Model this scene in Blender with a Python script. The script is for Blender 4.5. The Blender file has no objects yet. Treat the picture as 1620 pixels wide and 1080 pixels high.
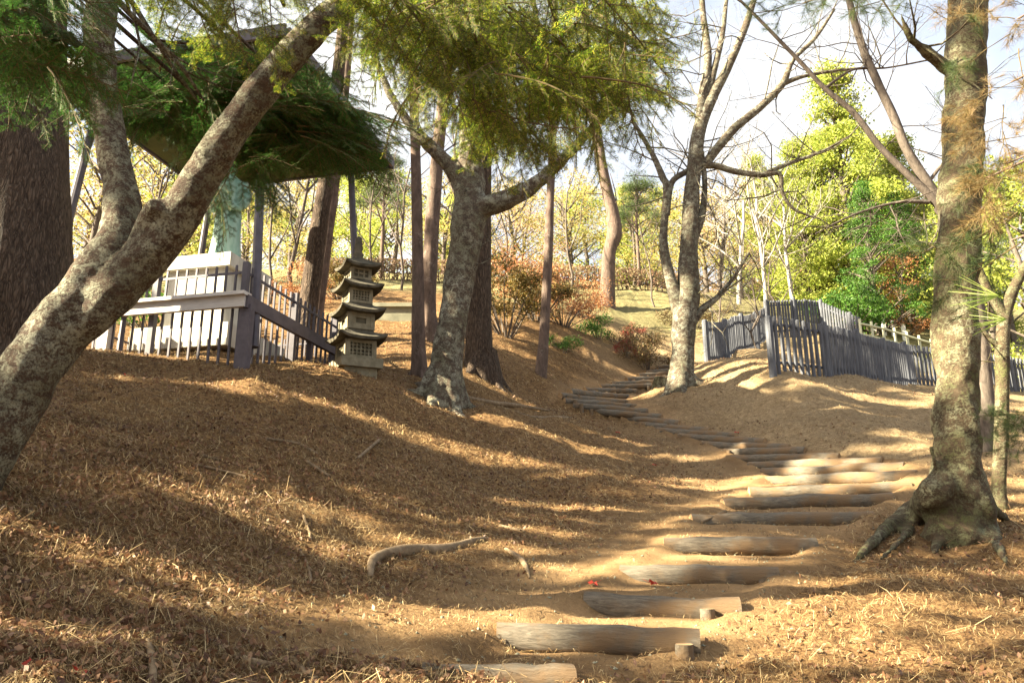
import bpy, math, random
import numpy as np
from mathutils import Vector, Matrix
sc = bpy.context.scene
random.seed(7); rng = np.random.default_rng(7)
R = math.radians

# ------------------------------------------------------------ camera
PITCH = R(15); F = 1250.0
cam_d = bpy.data.cameras.new('camera'); cam = bpy.data.objects.new('camera', cam_d)
sc.collection.objects.link(cam); sc.camera = cam
cam_d.sensor_width = 36; cam_d.lens = 36 * F / 1620
cam_d.clip_end = 600; cam_d.clip_start = 0.05
cam.location = (0, 0, 0); cam.rotation_euler = (R(90) + PITCH, 0, 0)

# ------------------------------------------------------------ world, sun, exposure
SUN_EL, SUN_AZ = 31.0, 15.0      # light travels towards +x, turned SUN_AZ towards +y
world = bpy.data.worlds.new('World'); sc.world = world; world.use_nodes = True
nt = world.node_tree; bg = nt.nodes['Background']
sky = nt.nodes.new('ShaderNodeTexSky'); sky.sky_type = 'NISHITA'; sky.sun_disc = False
sky.sun_elevation = R(SUN_EL); sky.sun_rotation = math.atan2(-math.cos(R(SUN_AZ)), -math.sin(R(SUN_AZ)))
sky.air_density = 1.0; sky.dust_density = 7.0; sky.ozone_density = 1.0
tc = nt.nodes.new('ShaderNodeTexCoord'); cn = nt.nodes.new('ShaderNodeTexNoise'); cn.inputs['Scale'].default_value = 2.2; cn.inputs['Detail'].default_value = 6
nt.links.new(tc.outputs['Generated'], cn.inputs['Vector'])
cr_ = nt.nodes.new('ShaderNodeValToRGB'); cr_.color_ramp.elements[0].position = .42; cr_.color_ramp.elements[0].color = (.3, .3, .3, 1); cr_.color_ramp.elements[1].position = .6; cr_.color_ramp.elements[1].color = (.97, .97, .97, 1)
nt.links.new(cn.outputs['Fac'], cr_.inputs[0]); cm = nt.nodes.new('ShaderNodeMix'); cm.data_type = 'RGBA'
nt.links.new(cr_.outputs[0], cm.inputs[0]); nt.links.new(sky.outputs[0], cm.inputs[6]); cm.inputs[7].default_value = (3.3, 3.3, 3.25, 1)   # thin bright cloud veil
nt.links.new(cm.outputs[2], bg.inputs[0]); bg.inputs[1].default_value = 0.05
sd = bpy.data.lights.new('sun', 'SUN'); so = bpy.data.objects.new('sun', sd); sc.collection.objects.link(so)
sd.energy = 5.0; sd.angle = R(0.6); sd.color = (1.0, 0.87, 0.62)
LT = Vector((math.cos(R(SUN_AZ)) * math.cos(R(SUN_EL)), math.sin(R(SUN_AZ)) * math.cos(R(SUN_EL)), -math.sin(R(SUN_EL))))
so.rotation_euler = LT.to_track_quat('-Z', 'Y').to_euler(); so.location = (-20, -12, 25)
sc.view_settings.view_transform = 'Standard'; sc.view_settings.look = 'None'
sc.view_settings.exposure = 3.12; sc.view_settings.gamma = 1.0
sc.cycles.max_bounces = 5; sc.cycles.diffuse_bounces = 3; sc.cycles.transmission_bounces = 4; sc.cycles.transparent_max_bounces = 4

# ------------------------------------------------------------ pixel -> world
CP, SP = math.cos(PITCH), math.sin(PITCH)
def S(px, py, Y):
    u = (px - 810) / F; v = (540 - py) / F
    k = Y / (CP - v * SP)
    return Vector((u * k, Y, (SP + v * CP) * k))
def dep(p): return p[1] * CP + p[2] * SP
def wr(wpx, p): return 0.5 * wpx * dep(p) / F / math.sqrt(1 + (p[0]/dep(p))**2)     # half width in metres of something wpx pixels wide

# ------------------------------------------------------------ noise
def vnoise(x, y, seed=0):
    xi = np.floor(x).astype(np.int64); yi = np.floor(y).astype(np.int64)
    xf = x - xi; yf = y - yi
    def h(a, b):
        n = (a * 374761393 + b * 668265263 + seed * 974634777) & 0x7fffffff
        n = ((n ^ (n >> 13)) * 1274126177) & 0x7fffffff
        return ((n ^ (n >> 16)) & 0xffff) / 65535.0
    u = xf * xf * (3 - 2 * xf); v = yf * yf * (3 - 2 * yf)
    return (h(xi, yi) * (1 - u) + h(xi + 1, yi) * u) * (1 - v) + (h(xi, yi + 1) * (1 - u) + h(xi + 1, yi + 1) * u) * v - 0.5

# ------------------------------------------------------------ terrain
CT = [  # px, py, depth of ground points
 (100,1050,2.9),(100,900,3.9),(100,800,4.7),(100,700,6.0),(100,620,8.0),(100,560,10.2),
 (400,1050,3.6),(400,900,4.9),(400,800,6.0),(400,700,7.7),(400,620,9.6),(400,580,10.8),(250,566,10.8),
 (700,1000,4.4),(700,900,5.8),(700,800,7.8),(700,700,10.3),(700,650,11.8),(700,622,12.6),(565,592,11.6),
 (770,1062,4.2),(945,1008,4.75),(1050,960,5.35),(1110,912,6.1),(1170,862,7.1),(1240,820,8.4),(1280,790,9.5),(1310,770,10.4),
 (1330,750,11.2),(1300,733,11.9),(1240,722,12.6),(1180,708,13.3),(1100,688,14.2),(1010,662,15.4),(960,645,16.4),(940,632,17.6),
 (970,618,19),(1020,600,20.8),(1080,578,23),(860,640,15.5),(760,610,13.6),(665,594,13.4),(755,580,14.6),(858,584,16.2),
 (900,545,20),(1000,540,23.5),(1000,500,28),(1000,462,33),(820,500,21),(620,500,20),(620,455,29),
 (1300,950,5.3),(1400,1050,4.3),(1600,1050,4.2),(1600,900,6.1),(1500,845,7.1),(1590,790,8.7),(1450,720,11.0),(1300,690,12.5),
 (1150,660,14.6),(1075,612,17.0),(1225,582,15.6),(1300,600,16.0),(1380,605,19),(1450,609,22),(1560,614,24),(1680,622,26),(1118,573,19.5),(1165,555,22.3),(1210,536,26),(1290,528,27),(1480,590,27),
 (1250,640,14.2),(1400,650,14.5),(1580,700,12),(1590,640,15.5),
 (1360,505,34),(1550,540,38),(1200,490,32),(1000,880,6.4),(1000,760,10.4),
 (1450,560,29),
]
pts = [tuple(S(*c)) for c in CT]
pts += [(0,0,-1.5),(-1.5,0.5,-1.25),(-3,2,-.35),(-6,3,1.0),(-6,0,0.2),(2,0,-1.5),(5,2,-1.3),(0,-6,-2.6),(-8,-6,-0.6),(8,-6,-2.8),(-14,0,2.3),(14,0,-2.0),
        (-14,10,5.0),(-10,6,2.9),(-22,0,3.5),(-25,20,9.0),(-9,14,3.8),(-5,13,3.2),(-3,13.8,3.25),(-6,15.5,3.9),(-8,20,6.2),(-14,24,8.2),
        (9,4,-1.0),(16,10,0.8),(24,18,3.2),(34,30,5.5),(24,40,10),(0,45,16),(-20,40,15),(30,60,19),(0,60,21),(-30,60,22),(50,60,18),(0,-25,-6),(-25,-25,-3),(25,-25,-7),
        (-60,10,12),(60,10,0),(-60,60,24),(70,60,16),(0,110,36),(-70,110,38),(70,110,32)]
P_ = np.array(pts)
def U(r2): return 0.5 * r2 * np.log(r2 + 1e-9)
n_ = len(P_)
d2 = (P_[:, None, 0] - P_[None, :, 0])**2 + (P_[:, None, 1] - P_[None, :, 1])**2
K = U(d2) + np.eye(n_) * 0.6
A = np.zeros((n_ + 3, n_ + 3)); A[:n_, :n_] = K; A[:n_, n_] = 1; A[:n_, n_+1:] = P_[:, :2]; A[n_, :n_] = 1; A[n_+1:, :n_] = P_[:, :2].T
W_ = np.linalg.solve(A, np.concatenate([P_[:, 2], [0, 0, 0]]))
def base_h(x, y):
    x = np.asarray(x, float); y = np.asarray(y, float); out = np.empty(x.shape)
    xf, yf, of = x.ravel(), y.ravel(), out.reshape(-1)
    for i in range(0, len(xf), 20000):
        a, b = xf[i:i+20000], yf[i:i+20000]
        q = (a[:, None] - P_[None, :, 0])**2 + (b[:, None] - P_[None, :, 1])**2
        of[i:i+20000] = U(q) @ W_[:n_] + W_[n_] + W_[n_+1] * a + W_[n_+2] * b
    return of.reshape(x.shape)
def hit(px, py, hf=base_h, y0=1.5, y1=90):
    Y = np.concatenate([np.arange(y0, 30, 0.03), np.arange(30, y1, 0.1)])
    u = (px - 810) / F; v = (540 - py) / F; k = Y / (CP - v * SP)
    x = u * k; z = (SP + v * CP) * k
    g = hf(x, Y); m = np.nonzero(z < g)[0]
    i = m[0] if len(m) else len(Y) - 1
    return Vector((x[i], Y[i], float(g[i])))

LOGS = [((662,1066),(905,1090)),((785,996),(1108,1028)),((925,952),(1172,972)),((980,905),(1232,918)),((1050,862),(1292,866)),
 ((1093,828),(1380,818)),((1143,799),(1411,787)),((1185,782),(1440,768)),((1212,762),(1452,752)),((1206,748),(1432,741)),((1185,736),(1398,733)),
 ((1158,724),(1328,726)),((1146,713),(1275,716)),((1107,699),(1250,713)),((1074,685),(1212,706)),((1038,676),(1166,695)),((1005,664),(1124,690)),
 ((971,655),(1076,676)),((931,645),(1048,665)),((906,639),(1025,654)),((892,634),(1005,644)),((886,630),(992,634)),((900,626),(996,623)),
 ((925,620),(1006,616)),((950,615),(1030,608)),((967,610),(1050,601)),((990,604),(1060,594)),((1009,598),(1066,587)),((1021,592),(1100,580)),((1040,585),(1120,573))]
LW = []
for a, b in LOGS:
    LW.append((hit(*a), hit(*b)))
LC = [((a + b) / 2) for a, b in LW]
LZ = [float(c.z) for c in LC]
for i in range(1, len(LZ)): LZ[i] = max(LZ[i], LZ[i-1] + 0.06)
LG = []
for i, (a, b) in enumerate(LW):
    d = b - a; L = math.hypot(d.x, d.y); sl = max(-.3, min(.3, d.z / L)) * (0.35 if i < 6 else 0.7)
    LG.append((LC[i], Vector((d.x / L, d.y / L, 0)), L, sl))
def h_full(x, y, detail=True):
    x = np.asarray(x, float); y = np.asarray(y, float)
    h = base_h(x, y)
    pm = np.zeros(x.shape)
    near = (x > -3) & (x < 8) & (y > 2.5) & (y < 26)
    if near.any():
        xs, ys = x[near], y[near]; hb = h[near]; hp = hb.copy(); ww = np.zeros(xs.shape); pp = np.zeros(xs.shape)
        for i in range(len(LC) - 1):
            (c0, t0, L0, s0), (c1, t1, L1, s1) = LG[i], LG[i+1]
            fa = -(xs - c0.x) * t0.y + (ys - c0.y) * t0.x; fb = -(xs - c1.x) * t1.y + (ys - c1.y) * t1.x
            ua = (xs - c0.x) * t0.x + (ys - c0.y) * t0.y; ub = (xs - c1.x) * t1.x + (ys - c1.y) * t1.y
            t = np.clip(fa / (fa - fb + 1e-6), 0, 1); hl = L0 / 2 * (1 - t) + L1 / 2 * t; uu = ua * (1 - t) + ub * t
            inside = (fa >= 0) & (fb < 0) & (np.abs(uu) < 4)
            w = np.clip((hl - 0.0 - np.abs(uu)) / 0.22, 0, 1) * inside
            g0 = LZ[i] + s0 * np.clip(ua, -L0/2, L0/2) + 0.05; g1 = LZ[i+1] + s1 * np.clip(ub, -L1/2, L1/2) - 0.065
            tt = np.clip(t * 1.15, 0, 1)
            hh = g0 + tt * (g1 - g0) + 0.03 * vnoise(xs * 4.5, ys * 4.5, 8)
            hb += inside * (0.035 if i < 11 else 0.015) * np.exp(-((np.abs(uu) - hl - 0.02) / 0.16)**2)
            m = w > ww
            hp[m] = hh[m]; ww[m] = w[m]
            lft = np.where(uu < 0, 2.0 if i < 6 else 1.5, 0.7); pp = np.maximum(pp, np.clip((hl + lft - np.abs(uu)) / (lft + .2), 0, 1) * inside)
        w = ww * ww * (3 - 2 * ww) * 0.97
        h[near] = hb * (1 - w) + hp * w; h[near] += 0.0
        pm[near] = pp
    if detail:
        far = np.clip(np.hypot(x, y) / 20, 0, 1)
        rough = 1 - 0.75 * pm
        h = h + rough * (0.16 * vnoise(x * 0.9, y * 0.9, 1) * (0.5 + far) + 0.07 * vnoise(x * 2.7, y * 2.7, 2) + 0.05 * vnoise(x * 7, y * 7, 3) + 0.022 * vnoise(x * 21, y * 21, 4))
    return h, pm
def H(x, y): return h_full(x, y)[0]
def Hs(x, y): return float(h_full(np.array([x]), np.array([y]))[0][0])

# ------------------------------------------------------------ materials
def newmat(name):
    m = bpy.data.materials.new(name); m.use_nodes = True; t = m.node_tree
    return m, t, t.nodes['Principled BSDF']
def N(t, k, **kw):
    n = t.nodes.new(k)
    for a, v in kw.items():
        if a in n.inputs: n.inputs[a].default_value = v
        else: setattr(n, a, v)
    return n
def ramp(t, src, stops):
    n = t.nodes.new('ShaderNodeValToRGB'); e = n.color_ramp.elements
    while len(e) < len(stops): e.new(0.5)
    for el, (p, c) in zip(e, stops):
        el.position = p; el.color = (*c, 1) if len(c) == 3 else c
    t.links.new(src, n.inputs[0]); return n.outputs[0]
def noise(t, scale, detail=5, rough=0.55, vec=None, dist=0.0):
    n = N(t, 'ShaderNodeTexNoise'); n.inputs['Scale'].default_value = scale; n.inputs['Detail'].default_value = detail
    n.inputs['Roughness'].default_value = rough; n.inputs['Distortion'].default_value = dist
    if vec is not None: t.links.new(vec, n.inputs['Vector'])
    return n.outputs['Fac']
def mixc(t, fac, a, b, mode='MIX'):
    n = t.nodes.new('ShaderNodeMix'); n.data_type = 'RGBA'; n.blend_type = mode
    for s, v in ((0, fac), (6, a), (7, b)):
        if isinstance(v, (int, float)): n.inputs[s].default_value = v
        elif isinstance(v, tuple): n.inputs[s].default_value = (*v, 1)
        else: t.links.new(v, n.inputs[s])
    return n.outputs[2]
def coords(t, scale=(1, 1, 1), kind='Object'):
    c = t.nodes.new('ShaderNodeTexCoord'); mp = t.nodes.new('ShaderNodeMapping'); mp.inputs['Scale'].default_value = scale
    t.links.new(c.outputs[kind], mp.inputs[0]); return mp.outputs[0]
def bump(t, b, src, strength, dist):
    n = t.nodes.new('ShaderNodeBump'); n.inputs['Strength'].default_value = strength; n.inputs['Distance'].default_value = dist
    t.links.new(src, n.inputs['Height']); t.links.new(n.outputs[0], b.inputs['Normal'])
def mathn(t, op, a, b):
    n = t.nodes.new('ShaderNodeMath'); n.operation = op
    for i, v in enumerate((a, b)):
        if isinstance(v, (int, float)): n.inputs[i].default_value = v
        else: t.links.new(v, n.inputs[i])
    return n.outputs[0]

def bark(name, dark, light, lichen=None, amount=0.5, stretch=(6, 6, 1.2), sc_=4.0, bd=0.03, furrow=False, lsc=5.0):
    m, t, b = newmat(name)
    v = coords(t, stretch)
    n1 = noise(t, sc_, 8, 0.65, v, 0.6)
    if furrow:
        vo = N(t, 'ShaderNodeTexVoronoi', feature='DISTANCE_TO_EDGE'); vo.inputs['Scale'].default_value = sc_ * 0.9
        nz = t.nodes.new('ShaderNodeVectorMath'); nz.operation = 'ADD'; t.links.new(v, nz.inputs[0])
        nn = N(t, 'ShaderNodeTexNoise'); nn.inputs['Scale'].default_value = 3; t.links.new(v, nn.inputs['Vector'])
        t.links.new(nn.outputs['Color'], nz.inputs[1]); t.links.new(nz.outputs[0], vo.inputs['Vector'])
        edge = ramp(t, vo.outputs['Distance'], [(0.0, (0, 0, 0)), (0.4, (1, 1, 1))])
        hgt = mathn(t, 'ADD', mathn(t, 'MULTIPLY', edge, 0.45), mathn(t, 'MULTIPLY', n1, 0.75))
    else:
        hgt = n1
    col = ramp(t, hgt, [(0.25, dark), (0.75 if furrow else 0.68, light)])
    if lichen:
        v2 = coords(t)
        a = noise(t, lsc, 9, 0.72, v2, 0.4); a2 = noise(t, lsc * 5, 4, 0.7, v2)
        a3 = mathn(t, 'ADD', mathn(t, 'MULTIPLY', a, 0.6), mathn(t, 'MULTIPLY', a2, 0.4))
        msk = ramp(t, a3, [(0.60 - 0.2 * amount, (0, 0, 0)), (0.70 - 0.2 * amount, (.9, .9, .9))])
        c3 = noise(t, 2.5, 3, 0.5, v2)
        lc = ramp(t, c3, [(0.35, lichen[0]), (0.65, lichen[1])])
        col = mixc(t, msk, col, lc)
        hgt = mathn(t, 'ADD', hgt, mathn(t, 'MULTIPLY', msk, 0.15))
    t.links.new(col, b.inputs['Base Color']); b.inputs['Roughness'].default_value = 0.9
    b.inputs['Specular IOR Level'].default_value = 0.2
    bump(t, b, hgt, 1.0, bd); return m

def leafmat(name, cols, trans=0.45, attr=False):
    m, t, b = newmat(name)
    g = t.nodes.new('ShaderNodeNewGeometry')
    st = [(i / max(1, len(cols) - 1), c) for i, c in enumerate(cols)]
    c = ramp(t, g.outputs['Random Per Island'], st)
    vn = noise(t, 0.8, 2, 0.5, coords(t))
    c = mixc(t, 1.0, c, ramp(t, vn, [(0.3, (0.7, 0.7, 0.7)), (0.7, (1.25, 1.2, 1.1))]), 'MULTIPLY')
    out = t.nodes['Material Output']
    t.links.new(c, b.inputs['Base Color']); b.inputs['Roughness'].default_value = 0.55; b.inputs['Specular IOR Level'].default_value = 0.3
    tr = t.nodes.new('ShaderNodeBsdfTranslucent'); t.links.new(c, tr.inputs[0])
    mx = t.nodes.new('ShaderNodeMixShader'); mx.inputs[0].default_value = trans
    t.links.new(b.outputs[0], mx.inputs[1]); t.links.new(tr.outputs[0], mx.inputs[2]); t.links.new(mx.outputs[0], out.inputs[0])
    return m
def plain(name, c1, c2, sc_=6, rough=0.8, bd=0.004, stretch=(1, 1, 1), metal=0.0, det=6):
    m, t, b = newmat(name); v = coords(t, stretch); n = noise(t, sc_, det, 0.65, v)
    t.links.new(ramp(t, n, [(0.3, c1), (0.7, c2)]), b.inputs['Base Color']); b.inputs['Roughness'].default_value = rough
    b.inputs['Metallic'].default_value = metal; b.inputs['Specular IOR Level'].default_value = 0.3
    if bd: bump(t, b, n, 0.7, bd)
    return m

M = {}
M['cherry'] = bark('cherry_bark', (0.018, 0.012, 0.009), (0.085, 0.056, 0.037), ((0.15, 0.15, 0.10), (0.28, 0.28, 0.21)), 0.7, (3, 3, 7), 3.0, 0.03, lsc=15)
M['cherry_pale'] = bark('lichened_cherry_bark', (0.022, 0.017, 0.013), (0.10, 0.075, 0.055), ((0.14, 0.14, 0.09), (0.28, 0.28, 0.22)), 0.66, (3, 3, 6), 3.0, 0.03, lsc=10.0)
M['mossy'] = bark('mossy_bark', (0.02, 0.015, 0.009), (0.09, 0.065, 0.04), ((0.09, 0.095, 0.035), (0.23, 0.225, 0.15)), 0.66, (3, 3, 6), 2.6, 0.03, lsc=12)
M['pine'] = bark('pine_bark', (0.014, 0.009, 0.006), (0.125, 0.09, 0.065), None, 0, (4.5, 4.5, 0.8), 5.5, 0.05, True)
M['red_pine'] = bark('red_pine_bark', (0.04, 0.029, 0.023), (0.155, 0.11, 0.088), ((0.2, 0.17, 0.14), (0.24, 0.2, 0.17)), 0.22, (4, 4, 1.2), 3.0, 0.02)
M['grey_bark'] = bark('grey_bark', (0.03, 0.024, 0.02), (0.14, 0.115, 0.095), None, 0, (5, 5, 2), 3.0, 0.01)
M['pale_bark'] = bark('pale_bark', (0.16, 0.14, 0.12), (0.40, 0.37, 0.32), ((0.2, 0.18, 0.15), (0.5, 0.5, 0.42)), 0.3, (2, 2, 5), 3.0, 0.01)
M['root'] = plain('root_wood', (0.09, 0.06, 0.034), (0.26, 0.19, 0.115), 8, 0.9, 0.01, (2, 2, 2))
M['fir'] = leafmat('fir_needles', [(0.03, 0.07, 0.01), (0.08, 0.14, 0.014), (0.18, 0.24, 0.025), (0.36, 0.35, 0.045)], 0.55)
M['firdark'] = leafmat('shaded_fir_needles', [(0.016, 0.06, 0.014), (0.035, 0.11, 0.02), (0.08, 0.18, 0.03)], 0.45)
M['firtwig'] = plain('fir_twig', (0.05, 0.04, 0.015), (0.12, 0.08, 0.03), 20, 0.8, 0)
M['pineneedle'] = leafmat('pine_needles', [(0.03, 0.06, 0.02), (0.06, 0.10, 0.03), (0.10, 0.13, 0.04)], 0.3)
M['brownneedle'] = leafmat('dry_pine_needles', [(0.16, 0.10, 0.04), (0.24, 0.16, 0.07), (0.12, 0.12, 0.04)], 0.3)
M['tuftneedle'] = leafmat('fresh_pine_needles', [(0.16, 0.26, 0.05), (0.32, 0.40, 0.10)], 0.4)
M['lime'] = leafmat('lime_leaves', [(0.14, 0.21, 0.035), (0.30, 0.36, 0.06), (0.44, 0.46, 0.11)], 0.5)
M['yellow'] = leafmat('yellowing_leaves', [(0.22, 0.22, 0.06), (0.36, 0.31, 0.10), (0.42, 0.33, 0.13)], 0.5)
M['olive'] = leafmat('olive_leaves', [(0.07, 0.07, 0.02), (0.15, 0.12, 0.035), (0.28, 0.17, 0.05)], 0.4)
M['orange'] = leafmat('russet_leaves', [(0.24, 0.09, 0.04), (0.36, 0.16, 0.07), (0.42, 0.25, 0.12)], 0.45)
M['crimson'] = leafmat('crimson_leaves', [(0.18, 0.02, 0.02), (0.28, 0.04, 0.03), (0.24, 0.08, 0.055)], 0.45)
M['peach'] = leafmat('peach_leaves', [(0.34, 0.22, 0.13), (0.45, 0.30, 0.18), (0.40, 0.33, 0.17)], 0.5)
M['green'] = leafmat('green_leaves', [(0.03, 0.08, 0.015), (0.06, 0.15, 0.02), (0.10, 0.20, 0.03)], 0.4)
M['hedge'] = leafmat('reddish_hedge_leaves', [(0.20, 0.11, 0.08), (0.28, 0.19, 0.12), (0.20, 0.18, 0.09)], 0.35)
M['brownbush'] = leafmat('brown_bush_leaves', [(0.10, 0.06, 0.03), (0.17, 0.11, 0.05), (0.09, 0.09, 0.03)], 0.3)
M['litter'] = leafmat('needle_litter', [(0.05, 0.03, 0.018), (0.13, 0.078, 0.038), (0.23, 0.15, 0.07), (0.36, 0.26, 0.125), (0.52, 0.42, 0.24)], 0.15)
M['deadleaf'] = leafmat('fallen_leaf', [(0.07, 0.035, 0.022), (0.16, 0.08, 0.045), (0.24, 0.13, 0.075), (0.30, 0.21, 0.12)], 0.2)
M['redleaf'] = leafmat('red_leaf', [(0.42, 0.04, 0.03), (0.5, 0.07, 0.04)], 0.3)
M['stone'] = plain('weathered_stone', (0.03, 0.027, 0.018), (0.115, 0.10, 0.07), 9, 0.95, 0.006)
M['stone_light'] = plain('pale_stone', (0.10, 0.09, 0.058), (0.24, 0.215, 0.15), 9, 0.95, 0.005)
M['recess_shade'] = plain('shaded_stone_recess', (0.07, 0.062, 0.04), (0.11, 0.10, 0.07), 9, 0.95, 0)  # darker core tone stands for the shade inside the openings
M['marble'] = plain('pale_granite', (0.34, 0.32, 0.26), (0.58, 0.56, 0.49), 3, 0.75, 0.002, (2, 2, .7))
M['steel'] = plain('purple_grey_paint', (0.05, 0.045, 0.055), (0.10, 0.09, 0.11), 5, 0.5, 0.0)
M['plank'] = plain('sunlit_plank', (0.40, 0.38, 0.36), (0.56, 0.54, 0.51), 6, 0.7, 0.002, (1, 1, 8))  # pale tone carries the sunlight on the front boards of the rail
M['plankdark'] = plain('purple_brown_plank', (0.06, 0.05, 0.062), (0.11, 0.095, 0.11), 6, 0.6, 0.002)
M['bronze'] = plain('green_bronze', (0.10, 0.24, 0.19), (0.34, 0.46, 0.38), 3, 0.55, 0.003, (3, 3, .6))
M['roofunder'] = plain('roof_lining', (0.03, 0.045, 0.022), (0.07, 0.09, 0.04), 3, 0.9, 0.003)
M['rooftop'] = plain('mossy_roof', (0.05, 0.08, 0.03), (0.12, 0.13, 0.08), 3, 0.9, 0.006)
M['fence'] = plain('blue_grey_log', (0.042, 0.046, 0.058), (0.105, 0.112, 0.13), 4, 0.75, 0.003, (4, 4, 0.8))
M['fencerail'] = plain('dark_rail', (0.05, 0.055, 0.07), (0.09, 0.095, 0.12), 4, 0.8, 0.002)
M['bamboo'] = plain('pale_green_rail', (0.36, 0.38, 0.26), (0.50, 0.50, 0.36), 4, 0.8, 0.002)
M['concrete'] = plain('mossy_concrete', (0.13, 0.13, 0.09), (0.26, 0.25, 0.18), 3, 0.95, 0.008)
M['signwhite'] = plain('white_marker', (0.6, 0.6, 0.58), (0.75, 0.75, 0.72), 4, 0.7, 0)
# step logs: grey weathered wood with lengthwise grain and cut ends
m, t, b = newmat('weathered_log'); M['log'] = m
v = coords(t, (2.6, 16, 16)); n1 = noise(t, 3.5, 9, 0.75, v, 0.5); v2 = coords(t, (1.5, 1.5, 1.5)); n2 = noise(t, 2.5, 4, 0.6, v2)
c = ramp(t, n1, [(0.3, (0.035, 0.028, 0.02)), (0.5, (0.115, 0.096, 0.07)), (0.75, (0.22, 0.19, 0.145))])
c = mixc(t, ramp(t, n2, [(0.45, (0, 0, 0)), (0.62, (1, 1, 1))]), c, (0.15, 0.095, 0.048))
t.links.new(c, b.inputs['Base Color']); b.inputs['Roughness'].default_value = 0.9; bump(t, b, n1, 1.0, 0.012)
M['logend'] = plain('sawn_log_end', (0.20, 0.12, 0.06), (0.40, 0.28, 0.15), 7, 0.95, 0.003)
# ground
m, t, b = newmat('forest_ground'); M['ground'] = m
v = coords(t)
at = N(t, 'ShaderNodeAttribute', attribute_name='path').outputs['Fac']
ag = N(t, 'ShaderNodeAttribute', attribute_name='grass').outputs['Fac']
al = N(t, 'ShaderNodeAttribute', attribute_name='dry').outputs['Fac']
n1 = noise(t, 1.3, 6, 0.6, v); n2 = noise(t, 14, 8, 0.75, v, 0.8); n3 = noise(t, 60, 6, 0.8, v)
vs = coords(t, (1, 1, 0.3)); wv = noise(t, 34, 3, 0.6, coords(t, (0.35, 1.6, 1)), 2.0); wv2 = noise(t, 34, 3, 0.6, coords(t, (1.6, 0.35, 1)), 2.0)
fine = mathn(t, 'ADD', mathn(t, 'MULTIPLY', n2, 0.45), mathn(t, 'ADD', mathn(t, 'MULTIPLY', wv, 0.3), mathn(t, 'MULTIPLY', wv2, 0.25)))
lit = ramp(t, fine, [(0.36, (0.025, 0.014, 0.008)), (0.46, (0.10, 0.055, 0.026)), (0.56, (0.24, 0.15, 0.068)), (0.7, (0.38, 0.27, 0.14))])
dry = ramp(t, fine, [(0.36, (0.09, 0.06, 0.032)), (0.48, (0.21, 0.15, 0.085)), (0.58, (0.32, 0.24, 0.14)), (0.7, (0.42, 0.33, 0.2))])
dirt = ramp(t, mathn(t, 'ADD', mathn(t, 'MULTIPLY', n1, 0.5), mathn(t, 'MULTIPLY', n3, 0.5)), [(0.35, (0.13, 0.078, 0.038)), (0.6, (0.30, 0.195, 0.10))])
grs = ramp(t, n2, [(0.35, (0.08, 0.085, 0.03)), (0.6, (0.20, 0.17, 0.09))])
c = mixc(t, al, lit, dry)
am = ramp(t, mathn(t, 'ADD', at, mathn(t, 'MULTIPLY', mathn(t, 'SUBTRACT', n2, 0.5), 0.9)), [(0.35, (0, 0, 0)), (0.75, (1, 1, 1))])
c = mixc(t, am, c, dirt); c = mixc(t, ag, c, grs)
c = mixc(t, 0.6, c, ramp(t, n1, [(0.3, (0.72, 0.7, 0.66)), (0.7, (1.2, 1.2, 1.15))]), 'MULTIPLY')
t.links.new(c, b.inputs['Base Color']); b.inputs['Roughness'].default_value = 0.95; b.inputs['Specular IOR Level'].default_value = 0.1
bump(t, b, mathn(t, 'ADD', fine, mathn(t, 'MULTIPLY', n3, 0.25)), 0.9, 0.035)

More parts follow.
